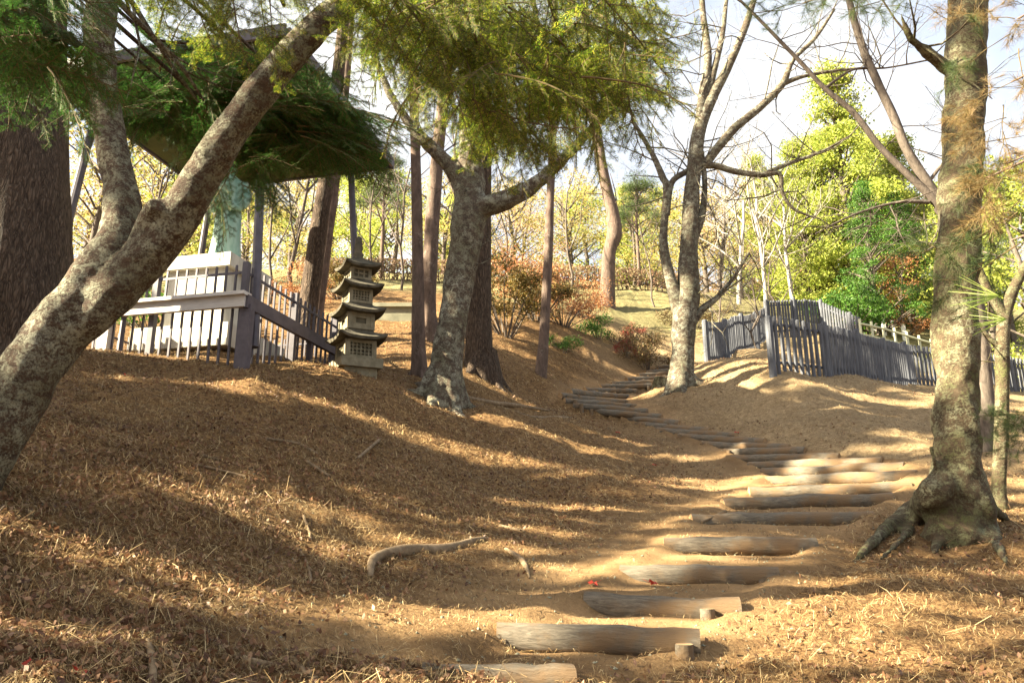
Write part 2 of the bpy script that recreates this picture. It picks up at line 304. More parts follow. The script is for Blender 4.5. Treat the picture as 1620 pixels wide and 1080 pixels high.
# ------------------------------------------------------------ mesh building
class MB:
    def __init__(s): s.v = []; s.f = []; s.n = 0; s.mi = []
    def add(s, verts, quads, mat=0):
        verts = np.asarray(verts, np.float32).reshape(-1, 3); quads = np.asarray(quads, np.int64).reshape(-1, 4)
        s.v.append(verts); s.f.append(quads + s.n); s.n += len(verts); s.mi.append(np.full(len(quads), mat))
    def build(s, name, mat, parent=None, smooth=False, loc=None, rot=None, link=True):
        v = np.concatenate(s.v); f = np.concatenate(s.f); mi = np.concatenate(s.mi)
        me = bpy.data.meshes.new(name); me.vertices.add(len(v)); me.vertices.foreach_set('co', v.ravel())
        tri = f[:, 3] == f[:, 2]
        cnt = np.where(tri, 3, 4); tot = int(cnt.sum())
        st = np.concatenate([[0], np.cumsum(cnt)[:-1]])
        lp = f.ravel()[np.concatenate([[0], []]).astype(int)] if False else f[np.arange(4)[None, :] < cnt[:, None]]
        me.loops.add(tot); me.loops.foreach_set('vertex_index', lp.astype(np.int32))
        me.polygons.add(len(f)); me.polygons.foreach_set('loop_start', st.astype(np.int32))
        me.polygons.foreach_set('use_smooth', np.full(len(f), smooth))
        mats = mat if isinstance(mat, (list, tuple)) else [mat]
        for m_ in mats: me.materials.append(m_)
        if len(mats) > 1: me.polygons.foreach_set('material_index', mi.astype(np.int32))
        me.update(calc_edges=True); me.validate()
        if not link: return me
        return put(name, me, parent, loc, rot)
    def box(s, c, size, rz=0.0, mat=0, taper=1.0, shear=(0, 0)):
        hx, hy, hz = size[0] / 2, size[1] / 2, size[2] / 2
        vv = []
        for z, k in ((-hz, 1), (hz, taper)):
            for x, y in ((-hx, -hy), (hx, -hy), (hx, hy), (-hx, hy)):
                x2, y2 = x * k, y * k
                vv.append((c[0] + x2 * math.cos(rz) - y2 * math.sin(rz) + (shear[0] if z > 0 else 0), c[1] + x2 * math.sin(rz) + y2 * math.cos(rz) + (shear[1] if z > 0 else 0), c[2] + z))
        s.add(vv, [(3, 2, 1, 0), (4, 5, 6, 7), (0, 1, 5, 4), (1, 2, 6, 5), (2, 3, 7, 6), (3, 0, 4, 7)], mat)
    def tube(s, P, Rr, sides=8, rough=0.0, cap=True, mat=0, capmat=None, sub=0):
        P = [Vector(p) for p in P]; Rr = list(Rr)
        if sub:
            P, Rr = smooth_path(P, Rr, sub)
        n = len(P); T = [(P[min(i+1, n-1)] - P[max(i-1, 0)]).normalized() for i in range(n)]
        up = Vector((0, 0, 1)) if abs(T[0].z) < 0.9 else Vector((1, 0, 0))
        a = T[0].cross(up).normalized(); V = []
        ang = np.linspace(0, 2 * math.pi, sides, endpoint=False)
        ph = random.random() * 50
        for i in range(n):
            a = (a - T[i] * a.dot(T[i])).normalized(); b_ = T[i].cross(a)
            r = np.full(sides, Rr[i])
            if rough:
                r = r * (1 + rough * 2 * vnoise(np.cos(ang) * 1.6 + ph + i * 0.21, np.sin(ang) * 1.6 + ph - i * 0.37, 5) + rough * vnoise(np.cos(ang) * 4 + ph, np.sin(ang) * 4 + i * 0.6, 6))
            V.append(np.array(P[i])[None] + np.cos(ang)[:, None] * r[:, None] * np.array(a)[None] + np.sin(ang)[:, None] * r[:, None] * np.array(b_)[None])
        V = np.concatenate(V); k = np.arange(sides); k2 = (k + 1) % sides
        Q = np.concatenate([np.stack([i*sides + k, i*sides + k2, (i+1)*sides + k2, (i+1)*sides + k], 1) for i in range(n-1)])
        s.add(V, Q, mat)
        if cap:
            cm = mat if capmat is None else capmat
            for e, o in ((0, 1), (n-1, 0)):
                ring = V[e*sides:(e+1)*sides]; ctr = ring.mean(0)[None]
                vv = np.concatenate([ring, ctr]); c_ = np.full(sides, sides)
                q = np.stack([k2, k, c_, c_], 1) if o == 1 else np.stack([k, k2, c_, c_], 1)
                s.add(vv, q, cm)
def smooth_path(P, Rr, sub):
    n = len(P); oP = []; oR = []
    for i in range(n - 1):
        p0, p1, p2, p3 = P[max(i-1, 0)], P[i], P[i+1], P[min(i+2, n-1)]
        for j in range(sub):
            t = j / sub; t2, t3 = t*t, t*t*t
            oP.append(0.5 * ((2*p1) + (p2-p0)*t + (2*p0-5*p1+4*p2-p3)*t2 + (3*p1-p0-3*p2+p3)*t3)); oR.append(Rr[i] * (1-t) + Rr[i+1] * t)
    oP.append(P[-1]); oR.append(Rr[-1]); return oP, oR
def put(name, me, parent=None, loc=None, rot=None, scale=None):
    o = bpy.data.objects.new(name, me); sc.collection.objects.link(o)
    if parent: o.parent = parent
    if loc is not None: o.location = loc
    if rot is not None: o.rotation_euler = rot
    if scale is not None: o.scale = scale
    return o
def tag(o, label=None, cat=None, group=None, kind=None):
    if label: o['label'] = label
    if cat: o['category'] = cat
    if group: o['group'] = group
    if kind: o['kind'] = kind
    return o
def thing(name, label, cat, loc=(0, 0, 0), rz=0, group=None, kind=None):
    o = bpy.data.objects.new(name, None); sc.collection.objects.link(o); o.empty_display_size = 0.1
    o.location = loc; o.rotation_euler = (0, 0, rz); return tag(o, label, cat, group, kind)
def leaves(mb, C, size, asp=0.6, flat=0.0, dirs=None, mat=0, bent=False):
    """random leaf quads (rhombic) at centres C"""
    C = np.asarray(C, float); n = len(C)
    d = rng.normal(size=(n, 3)) if dirs is None else dirs
    d = d / np.linalg.norm(d, axis=1, keepdims=True)
    nn = rng.normal(size=(n, 3)); nn[:, 2] = nn[:, 2] * (1 - flat) + flat * 2.5
    w = np.cross(nn, d); w /= np.linalg.norm(w, axis=1, keepdims=True) + 1e-9
    s = size * rng.uniform(0.6, 1.3, (n, 1))
    V = np.stack([C - d*s*0.5, C + w*s*asp*0.5, C + d*s*0.5, C - w*s*asp*0.5], 1).reshape(-1, 3)
    mb.add(V, np.arange(4*n).reshape(-1, 4), mat)
def ball(n, r=(1, 1, 1), shell=0.4):
    d = rng.normal(size=(n, 3)); d /= np.linalg.norm(d, axis=1, keepdims=True)
    return d * (rng.uniform(shell, 1, (n, 1)) ** 0.6) * np.array(r)
def twigs(mb, p, d, L, r, depth, spread=0.7, up=0.1, nchild=3, sides=4, tips=None, seg=4, wig=0.22):
    """recursive bare branch"""
    pts = [p]; q = p.copy(); dd = d.normalized()
    for i in range(seg):
        dd = (dd + Vector((random.gauss(0, wig), random.gauss(0, wig), random.gauss(0, wig) + up))).normalized()
        q = q + dd * L / seg; pts.append(q.copy())
    mb.tube(pts, [r * (1 - 0.62 * i / seg) for i in range(seg + 1)], sides, cap=False)
    if tips is not None and depth <= 1: tips.append((pts[-1], dd, L))
    if depth <= 0: return
    for k in range(nchild):
        i = random.randint(1, seg); b_ = pts[i]
        side = Vector((random.gauss(0, 1), random.gauss(0, 1), random.gauss(0, 0.7))).normalized()
        nd = (dd * (1 - spread) + side * spread + Vector((0, 0, up))).normalized()
        twigs(mb, b_, nd, L * random.uniform(0.5, 0.75), r * (1 - 0.62 * i / seg) * 0.6, depth - 1, spread, up, nchild, max(3, sides - 1), tips, seg, wig)

# ------------------------------------------------------------ ground sheet
def axis(lo, hi, mid0, mid1, fine, grow):
    a = list(np.arange(mid0, mid1, fine)); st = fine; x = mid1
    while x < hi: a.append(x); st *= grow; x += st
    a.append(hi); st = fine; x = mid0 - fine
    b_ = []
    while x > lo: b_.append(x); st *= grow; x -= st
    b_.append(lo); return np.array(b_[::-1] + a)
gx = axis(-140, 140, -5.2, 6.2, 0.045, 1.035); gy = axis(-60, 190, 2.6, 12.5, 0.045, 1.022)
X, Y = np.meshgrid(gx, gy); Z, PM = h_full(X, Y)
nx, ny = len(gx), len(gy)
i_, j_ = np.meshgrid(np.arange(nx-1), np.arange(ny-1)); a_ = (j_*nx + i_).ravel()
gmb = MB(); gmb.add(np.stack([X, Y, Z], -1).reshape(-1, 3), np.stack([a_, a_+1, a_+nx+1, a_+nx], 1))
ground = gmb.build('ground', M['ground'], smooth=True); tag(ground, kind='structure')
def attr(name, arr):
    at_ = ground.data.attributes.new(name, 'FLOAT', 'POINT'); at_.data.foreach_set('value', arr.ravel().astype(np.float32))
attr('path', PM)
dryv = np.clip((X - 1.5 - 0.0*Y) / 3, 0, 1) * np.clip((Y - 8) / 3, 0, 1) * np.clip((34 - Y) / 8, 0, 1)
attr('dry', dryv)
GR = np.clip((Y - 24) / 4 + vnoise(X*.4, Y*.4, 9)*1.2, 0, 1) * np.clip((X + 20)/6, 0, 1)
attr('grass', GR)

# ------------------------------------------------------------ log steps
def log_mesh(L, r, seed):
    random.seed(seed); mb = MB(); n = 9
    pts = [Vector((-L/2 + L*i/(n-1), random.gauss(0, .006), random.gauss(0, .006))) for i in range(n)]
    mb.tube(pts, [r * random.uniform(.95, 1.04) for _ in pts], 14, rough=.06, mat=0, capmat=1)
    return mb.build('log', [M['log'], M['logend']], smooth=True, link=False)
def stake_mesh(r, h):
    mb = MB(); mb.tube([Vector((0, 0, -h)), Vector((0, 0, -h*.5)), Vector((.004, 0, 0))], [r, r, r*.94], 10, rough=.06, mat=0, capmat=1)
    return mb.build('stake', [M['log'], M['logend']], smooth=True, link=False)
sm_ = stake_mesh(0.05, 0.4)
ORD = ['lowest', 'second', 'third', 'fourth', 'fifth', 'sixth', 'seventh', 'eighth', 'ninth', 'tenth', 'eleventh', 'twelfth', 'thirteenth', 'fourteenth', 'fifteenth',
       'sixteenth', 'seventeenth', 'eighteenth', 'nineteenth', 'twentieth', 'twenty-first', 'twenty-second', 'twenty-third', 'twenty-fourth', 'twenty-fifth', 'twenty-sixth', 'twenty-seventh', 'twenty-eighth', 'twenty-ninth', 'thirtieth']
for i, (a, b) in enumerate(LW):
    c = (a + b) / 2; d = b - a; L = math.hypot(d.x, d.y)
    z = LZ[i] - 0.012; rz = math.atan2(d.y, d.x); tilt = math.atan(LG[i][3])
    r = 0.085 if i < 11 else 0.075
    look = ('cut off by the photo bottom' if i == 0 else 'with a pale stake at its right end' if i in (1, 2, 3, 4) else 'lying half buried on the path' if i < 12 else 'in the narrow turning flight' if i < 22 else 'in the farthest flight by the lone tree')
    t_ = thing('log_step', f'{ORD[i]} log step from the bottom, {look}', 'step', (c.x, c.y, z), rz, 'log steps up the path')
    l_ = put('log', log_mesh(L, r, 100 + i), t_, rot=(0, -tilt, 0))
    random.seed(i)
    for sx in ((-1, 1) if 11 < i else (1,)):
        if i in (0, 5, 6, 7, 8, 9, 10): break
        if i == 0: sx = -1
        s_ = put('stake', sm_, t_, loc=(sx * (L/2 - random.uniform(.08, .2)), -r - .04, random.uniform(-.03, .03) + sx * math.sin(tilt) * L/2), rot=(random.gauss(0, .05), random.gauss(0, .05), random.random()*3))
        k = 1.0 if i < 6 else 0.85
        s_.scale = (k, k, 1)

# ------------------------------------------------------------ palisade fences
def palisade(name, label, path, step, h, hf=H):
    path = [Vector(p) for p in path]; segs = []; tot = 0
    for a, b in zip(path[:-1], path[1:]):
        l = math.hypot(b.x-a.x, b.y-a.y); segs.append((tot, l, a, b)); tot += l
    def at(s):
        for t0, l, a, b in segs:
            if s <= t0 + l or (t0, l, a, b) == segs[-1]:
                k = (s - t0) / l; return a.x + (b.x-a.x)*k, a.y + (b.y-a.y)*k
    n = int(tot / step); root_xy = at(0)
    root = thing(name, label, 'fence', (root_xy[0], root_xy[1], Hs(*root_xy)), group=None); o = Vector(root.location)
    ss = np.array([at(i * step) for i in range(n + 1)]); zz = base_h(ss[:, 0], ss[:, 1])
    pm = MB(); pm.tube([(0, 0, -.15), (0, 0, h*.5), (0, 0, h-.02), (0, 0, h)], [.041, .041, .04, .028], 8); pm = pm.build('picket', M['fence'], smooth=False, link=False)
    qm = MB(); qm.tube([(0, 0, -.3), (0, 0, h*.5), (0, 0, h + .02), (0, 0, h+.05)], [.075, .075, .074, .055], 10); qm = qm.build('post', M['fence'], smooth=False, link=False)
    random.seed(3)
    for i in range(n + 1):
        post = i % 10 == 0
        put('post' if post else 'picket', qm if post else pm, root, loc=(ss[i][0]-o.x, ss[i][1]-o.y, zz[i]-o.z + random.gauss(0, .008)), rot=(random.gauss(0, .004), random.gauss(0, .004), random.random()*6))
    for rh in (h - .16, .2):
        for k in range(0, n, 10):
            mb = MB(); e = min(k+10, n); idx = list(range(k, e+1, 1))
            off = Vector((0, .0, 0)); mb.tube([(ss[i][0]-o.x, ss[i][1]-o.y+.06, zz[i]-o.z+rh) for i in idx], [.032]*len(idx), 6)
            if len(idx) > 1: mb.build('rail', M['fencerail'], root)
    return root
def G0(px, py, Y): return S(px, py, Y)
palisade('palisade_fence', 'front blue-grey palisade of round pickets running behind the big right tree trunk', [G0(1222, 580, 15.5), G0(1306, 600, 16.6), G0(1385, 605, 19), G0(1450, 609, 22), G0(1560, 614, 24), G0(1680, 622, 26)], .205, 1.16)
palisade('palisade_fence', 'blue-grey palisade beside the top of the steps, ending by the lone forked tree', [G0(1119, 573, 19.5), G0(1213, 536, 26)], .20, 1.12)
palisade('palisade_fence', 'farthest blue-grey palisade left of the pale rails', [G0(1216, 536, 26.2), G0(1300, 525, 27), G0(1362, 532, 25.5)], .12, 1.3)

# pale rail fence
rf = [G0(1364, 542, 25.4), G0(1420, 560, 26), G0(1480, 588, 26.5), G0(1560, 610, 27)]
r0 = rf[0]; t_ = thing('rail_fence', 'pale green post and rail fence between the palisade and the forest edge', 'fence', r0)
tp = []
for a, b in zip(rf[:-1], rf[1:]):
    for k in range(3): tp.append(a.lerp(b, k/3))
tp.append(rf[-1])
zs = [float(base_h(np.array([p.x]), np.array([p.y]))[0]) for p in tp]
for p, z in zip(tp, zs):
    mb = MB(); mb.tube([(0, 0, -.2), (0, 0, 1.25)], [.045, .045], 8); mb.build('post', M['bamboo'], t_, loc=(p.x-r0.x, p.y-r0.y, z-r0.z))
for hh in (.35, .7, 1.08):
    mb = MB(); mb.tube([(p.x-r0.x, p.y-r0.y-.05, z-r0.z+hh) for p, z in zip(tp, zs)], [.035]*len(tp), 6); mb.build('rail', M['bamboo'], t_)
for i, (px, py) in enumerate([(1383, 515), (1400, 520), (1415, 524), (1432, 530)]):
    p = hit(px, py + 12, y0=23); mb = MB(); mb.box((0, 0, .35), (.16, .05, .8)); mb.box((0, 0, .76), (.12, .04, .03), taper=.6)
    tag(mb.build('marker_post', M['signwhite'], loc=p), f'{ORD[i] if i else "leftmost"} small white marker post from the left behind the palisade', 'marker', 'white marker posts')

# ------------------------------------------------------------ shelter, statue, pedestal
h_ = 7.55; cF = Vector((-.465*h_, 1.38*h_, h_)); cR = Vector((-.321*h_, 1.92*h_, h_)); cN = Vector((-.886*h_, 2.06*h_, h_)); cL = Vector((-1.005*h_, 1.508*h_, h_))
cen = (cF + cR + cN + cL) / 4; ang = math.atan2((cF - cL).y, (cF - cL).x)
gz = Hs(cen.x, cen.y)
sh = thing('shelter', 'open shelter with flat square roof on four slanting metal posts over the statue', 'shelter', (cen.x, cen.y, gz), ang)
mb = MB(); s2 = .56*h_
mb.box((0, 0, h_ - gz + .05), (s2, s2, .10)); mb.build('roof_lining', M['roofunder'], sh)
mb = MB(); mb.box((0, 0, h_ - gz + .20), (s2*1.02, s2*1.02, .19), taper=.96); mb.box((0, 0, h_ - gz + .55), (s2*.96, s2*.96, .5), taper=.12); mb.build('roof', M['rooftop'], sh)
mb = MB()
for sx, sy, lx, ly in ((0, -1, s2*1.04, .05), (0, 1, s2*1.04, .05), (-1, 0, .05, s2*1.0), (1, 0, .05, s2*1.0)):
    mb.box((sx*s2*.52, sy*s2*.52, h_ - gz + .09), (lx, ly, .2))
mb.build('fascia', M['steel'], sh)
for sx, sy in ((-1, -1), (1, -1), (1, 1), (-1, 1)):
    mb = MB(); top = Vector((sx*s2*.36, sy*s2*.38, h_-gz)); bt = Vector((sx*s2*.44, sy*s2*.42, -.4 if sy < 0 else .2))
    mb.tube([bt, top], [.075, .06], 4 if False else 10); mb.build('post', M['steel'], sh)
# pedestal
zt = 4.63 - gz
pd = thing('pedestal', 'pale granite pedestal with a wide cap under the green statue inside the bar fence', 'pedestal', (cen.x + .12, cen.y - .45, gz), ang)
mb = MB(); mb.box((0, 0, (zt-.22)/2 - .2), (1.08, 1.08, zt - .22 + .4), taper=.97); mb.build('plinth', M['marble'], pd)
mb = MB(); mb.box((0, 0, zt - .11), (1.26, 1.26, .22)); mb.build('cap', M['marble'], pd)
mb = MB(); mb.box((0, 0, .0), (1.7, 1.7, .36)); mb.build('base_slab', M['marble'], pd)
# statue: long-coated standing figure
def skin_body(name, verts, edges, radii, mat, parent, sub=2, root=0):
    me = bpy.data.meshes.new(name); me.from_pydata(verts, edges, []); o = put(name, me, parent)
    md = o.modifiers.new('skin', 'SKIN'); md.use_smooth_shade = True
    for sv, r in zip(me.skin_vertices[0].data if me.skin_vertices else [], radii): sv.radius = r
    return o
def ring_loft(mb, rings, mat=0, seg=20):
    V = []
    for (cx, cy, z, rx, ry, ex) in rings:
        for k in range(seg):
            a = 2*math.pi*k/seg; c, s = math.cos(a), math.sin(a)
            V.append((cx + rx*math.copysign(abs(c)**ex, c), cy + ry*math.copysign(abs(s)**ex, s), z))
    Q = [(i*seg+k, i*seg+(k+1) % seg, (i+1)*seg+(k+1) % seg, (i+1)*seg+k) for i in range(len(rings)-1) for k in range(seg)]
    n = len(rings); V.append((rings[0][0], rings[0][1], rings[0][2])); V.append((rings[-1][0], rings[-1][1], rings[-1][2]))
    Q += [((k+1) % seg, k, n*seg, n*seg) for k in range(seg)] + [((n-1)*seg+k, (n-1)*seg+(k+1) % seg, n*seg+1, n*seg+1) for k in range(seg)]
    mb.add(V, Q, mat)
st = thing('statue', 'green bronze statue of a standing figure in a long robe on the granite pedestal', 'statue', (cen.x + .2, cen.y - .45, 4.63), ang + .15)
mb = MB()
ring_loft(mb, [(0,0,0,.36,.28,.8),(0,0,.06,.36,.28,.8),(0,0,.07,.30,.22,.9),(0,0,.1,.29,.20,1),(0,0,.5,.24,.18,1),(0,0,.95,.22,.16,1),(0,0,1.15,.19,.14,1),(0,0,1.4,.24,.15,1),(0,0,1.55,.25,.14,1),(0,0,1.63,.12,.09,1),(0,0,1.68,.06,.06,1),(0,-.01,1.74,.065,.07,1),(0,-.02,1.80,.085,.10,1),(0,-.02,1.88,.09,.11,1),(0,-.01,1.96,.07,.09,1),(0,-.01,2.0,.02,.03,1)])
for s in (-1, 1):   # hanging sleeves, legs' folds
    mb.tube([(s*.22, 0, 1.53), (s*.31, -.02, 1.25), (s*.24, -.16, 1.02), (s*.08, -.24, 1.06)], [.075, .08, .075, .045], 10, sub=3)
    for k in range(3): mb.tube([(s*(.04+.07*k), -.13 + .03*k, .95 - .12*k), (s*(.05+.08*k), -.15 + .035*k, .1)], [.012, .03], 8)
mb.tube([(0, -.11, 1.88), (0, -.14, 1.86)], [.018, .012], 6)
mb.build('robed_body', M['bronze'], st, smooth=True)

# steel bar fence round the pedestal
e1 = (cF - cL).normalized(); e2 = Vector((-e1.y, e1.x, 0))   # right, back
fr = cen + e1*1.75 - e2*1.95; fl = cen - e1*2.6 - e2*1.95; br = cen + e1*1.75 + e2*1.9; bl = cen - e1*2.6 + e2*1.9
ftop = 4.0
sf = thing('bar_fence', 'purple-grey steel bar fence enclosing the statue and pedestal', 'fence', (fr.x, fr.y, ftop - 1.6)); so_ = Vector(sf.location)
bm_ = MB(); bm_.box((0, 0, 0), (.028, .028, 1.0)); bme = bm_.build('bar', M['steel'], link=False)
pm_ = MB(); pm_.box((0, 0, 0), (.085, .085, 1.0)); pme = pm_.build('post', M['steel'], link=False)
for a, b, nb in ((fr, fl, 27), (fr, br, 24), (br, bl, 20), (bl, fl, 14)):
    for i in range(nb):
        if i == 0 and b is br: continue
        p = a.lerp(b, i/nb); zb = min(Hs(p.x, p.y), ftop-.7) - .1; post = i % 9 == 0
        o = put('post' if post else 'bar', pme if post else bme, sf, loc=(p.x-so_.x, p.y-so_.y, (ftop + zb)/2 - so_.z), rot=(0, 0, ang)); o.scale = (1, 1, ftop - zb + (.06 if post else 0))
    for zz_ in (ftop - .12,):
        mb = MB(); mid = (a+b)/2; mb.box((mid.x-so_.x, mid.y-so_.y, zz_-so_.z), ((b-a).length, .025, .035), rz=math.atan2((b-a).y, (b-a).x)); mb.build('rail', M['steel'], sf)
# plank rail outside the fence
po = fr + e1*.12 - e2*.14; pl = fl - e1*.1 - e2*.14; pb = br + e1*.12 - e2*.2
for nm, a, b, mt, lab, dz in (('plank_rail', po, pl, M['plank'], 'plank rail along the front of the bar fence, sunlight put into its pale colour', 0), ('plank_rail', po, pb, M['plankdark'], 'dark purple-brown plank rail receding along the right side of the bar fence', -.0)):
    t_ = thing(nm, lab, 'rail', (a.x, a.y, Hs(a.x, a.y))); oo = Vector(t_.location); d = b - a; L = d.length; mid = (a+b)/2
    mb = MB(); mb.box((mid.x-oo.x, mid.y-oo.y, 3.40-oo.z), (L, .07, .19 if mt is M['plankdark'] else .17), rz=math.atan2(d.y, d.x)); mb.build('plank', mt, t_)
    if mt is M['plank']:
        mb = MB(); mb.box((mid.x-oo.x, mid.y-oo.y, 3.50-oo.z), (L+.05, .2, .05), rz=math.atan2(d.y, d.x)); mb.build('top_board', mt, t_)
    for k in ((.0, .5, .97) if mt is M['plank'] else (.5, .95)):
        p = a.lerp(b, k); z0 = min(Hs(p.x, p.y), 3.1) - .2
        mb = MB(); q = p + e2*.0; mb.box((q.x-oo.x, q.y-oo.y+.1, (3.36+z0)/2-oo.z), (.17 if mt is M['plank'] else .07, .12 if mt is M['plank'] else .07, 3.36-z0), rz=ang); mb.build('support', M['plankdark'] if k == 0 else mt, t_)
# bent lamp-arm post
mb = MB(); a = fr.lerp(fl, .43) - e2*.09; z0 = Hs(a.x, a.y)
mb.tube([(0, 0, -.2), (0, 0, ftop-z0+.33), (-.12, 0, ftop-z0+.62)], [.04, .04, .035], 8)
tag(mb.build('bent_post', M['steel'], loc=(a.x, a.y, z0)), 'dark steel post bent over at its top in front of the pedestal', 'post')

# ------------------------------------------------------------ stone pagoda
pc = hit(558, 590); pg = thing('stone_pagoda', 'small four-tier weathered stone pagoda lantern standing right of the bar fence', 'pagoda', (pc.x, pc.y + .2, pc.z - .05), R(30)); pg.rotation_euler[1] = R(-1.5); pg.scale = (1.05, 1.05, 1.2)
def lattice_box(z, w, h, kind, par):
    mb = MB(); mb.box((0, 0, z + h/2), (w*.86, w*.86, h), mat=1)
    for sx in (-1, 1):
        for sy in (-1, 1): mb.box((sx*w*.43, sy*w*.43, z+h/2), (w*.16, w*.16, h))
    for rz in range(4):
        a = rz*math.pi/2; c, s = math.cos(a), math.sin(a); f = w*.465
        def put_(x, zz, sx, sz, d=.0): mb.box((x*c - (-f+d)*s*1.0, x*s + (-f+d)*c, zz), (sx, .03, sz), rz=a)
        put_(0, z+h*.09, w*.72, h*.18); put_(0, z+h*.91, w*.72, h*.18)
        if kind == 'lattice':
            for k in range(-2, 3): put_(k*w*.13, z+h*.5, w*.035, h*.7, .004)
            for k in range(3): put_(0, z+h*(.3+.2*k), w*.7, h*.05, .007)
        elif kind == 'hole':
            put_(-w*.28, z+h*.5, w*.18, h*.66, .003); put_(w*.28, z+h*.5, w*.18, h*.66, .003); put_(0, z+h*.25, w*.5, h*.2, .006); put_(0, z+h*.76, w*.5, h*.16, .006)
        else:
            put_(-w*.14, z+h*.5, w*.05, h*.66, .003); put_(w*.14, z+h*.5, w*.05, h*.66, .003); put_(0, z+h*.5, w*.6, h*.08, .006)
    mb.build('lantern_body', [M['stone_light'], M['recess_shade']], par)
def flared_roof(z, w, h, wt, par):
    mb = MB(); n = 12; rings = []
    prof = [(1.0, 0.0), (1.02, .22), (.9, .34), (.74, .5), (.58, .72), (wt/w, 1.0)]
    V = []
    for (k, zz) in prof:
        for side in range(4):
            for j in range(n):
                u = -1 + 2*j/n; x, y = u*k*w/2, -k*w/2; lift = (abs(u)**3) * h * .38 * max(0, 1 - zz*1.1)
                a = side*math.pi/2; V.append((x*math.cos(a)-y*math.sin(a), x*math.sin(a)+y*math.cos(a), z + zz*h + lift))
    s4 = 4*n; Q = [(i*s4+k, i*s4+(k+1) % s4, (i+1)*s4+(k+1) % s4, (i+1)*s4+k) for i in range(len(prof)-1) for k in range(s4)]
    b0 = len(V); V.append((0, 0, z + h*.02)); V.append((0, 0, z+h))
    Q += [((k+1) % s4, k, b0, b0) for k in range(s4)] + [((len(prof)-1)*s4+k, (len(prof)-1)*s4+(k+1) % s4, b0+1, b0+1) for k in range(s4)]
    mb.add(V, Q); mb.build('tiered_roof', M['stone'], par, smooth=False)
mb = MB(); mb.box((0, 0, -.02), (.50, .50, .26)); mb.box((0, 0, .17), (.64, .64, .12)); mb.build('base', M['stone_light'], pg)
z = .23
for w, hb, rw, hr, kind in ((.47, .25, .72, .17, 'lattice'), (.42, .22, .68, .16, 'hole'), (.36, .20, .63, .155, 'lattice'), (.32, .16, .56, .15, 'open')):
    lattice_box(z, w, hb, kind, pg); z += hb - .01; flared_roof(z, rw, hr, w*.8, pg); z += hr - .01
mb = MB(); ring_loft(mb, [(0,0,z-.02,.095,.095,.7),(0,0,z+.04,.09,.09,.7),(0,0,z+.06,.06,.06,1),(0,0,z+.10,.085,.085,1),(0,0,z+.14,.05,.05,1),(0,0,z+.18,.07,.07,1),(0,0,z+.26,.055,.055,1),(0,0,z+.34,.05,.05,1),(0,0,z+.36,.02,.02,1)], seg=14)
mb.build('finial', M['stone'], pg, smooth=True)

# retaining wall behind the pines
a = S(588, 522, 19.5); b = S(668, 524, 19.5); mb = MB(); z0 = a.z
mb.box((0, 0, 0), ((b-a).length, .3, 1.5)); mb.box((0, -.02, .77), ((b-a).length+.06, .4, .1))
tag(mb.build('retaining_wall', M['concrete'], loc=((a.x+b.x)/2, 19.5, z0 - .15)), 'low mossy concrete retaining wall behind the pagoda and the thin pine', 'wall')

# ------------------------------------------------------------ trees
def limbset(mb, limbs, Y, rough=.10, sides=14, sub=5):
    """limbs: list of lists of (px, py, width px[, depth])"""
    out = []
    for L in limbs:
        P = []; Rr = []
        for q in L:
            if len(q) > 3 and q[3] == 0:       # a root point lying on the ground
                p = hit(q[0], q[1]); r_ = wr(q[2], p); p.z = Hs(p.x, p.y) + r_ * .15
            elif len(q) > 3 and q[3] < 0:
                p = hit(q[0], q[1]); p = S(q[0], q[1], p.y + q[3]); r_ = wr(q[2], p)
            else:
                p = S(q[0], q[1], q[3] if len(q) > 3 else Y); r_ = wr(q[2], p)
            P.append(p); Rr.append(r_)
        mb.tube(P, Rr, sides if Rr[0] > .04 else 7, rough=rough if Rr[0] > .03 else .04, sub=sub); out.append(P)
    return out
def melt(mb, base, voxel, disp):
    off = np.array(base, np.float32)
    for v_ in mb.v: v_ -= off
    o = mb.build('tmp', M['mossy']); md = o.modifiers.new('r', 'REMESH'); md.mode = 'VOXEL'; md.voxel_size = voxel
    s1 = o.modifiers.new('s', 'SMOOTH'); s1.iterations = 5; s1.factor = .6
    tx = bpy.data.textures.new('knots', 'CLOUDS'); tx.noise_scale = .22; tx.noise_depth = 3
    d1 = o.modifiers.new('d', 'DISPLACE'); d1.texture = tx; d1.strength = disp; d1.mid_level = .5
    bpy.context.view_layer.update(); dg = bpy.context.evaluated_depsgraph_get(); me = o.evaluated_get(dg).to_mesh()
    nv = len(me.vertices); V = np.empty(nv*3, np.float32); me.vertices.foreach_get('co', V); V = V.reshape(-1, 3) + off
    Q = np.array([tuple(p.vertices) + ((p.vertices[-1],) if len(p.vertices) == 3 else ()) for p in me.polygons], np.int64)
    old = o.data; bpy.data.objects.remove(o); bpy.data.meshes.remove(old)
    r_ = MB(); r_.add(V, Q); return r_
def bare_twigs(mb, P, n, L, r, depth=2, lo=0.3, up=.06, spread=.6):
    for k in range(n):
        i = random.uniform(lo, 1) * (len(P) - 1); j = int(i); q = P[j].lerp(P[min(j+1, len(P)-1)], i - j)
        twigs(mb, q, Vector((random.gauss(0, 1), random.gauss(0, .6), random.gauss(.3, .6))), L * random.uniform(.6, 1.3), r, depth, spread, up)

random.seed(11)
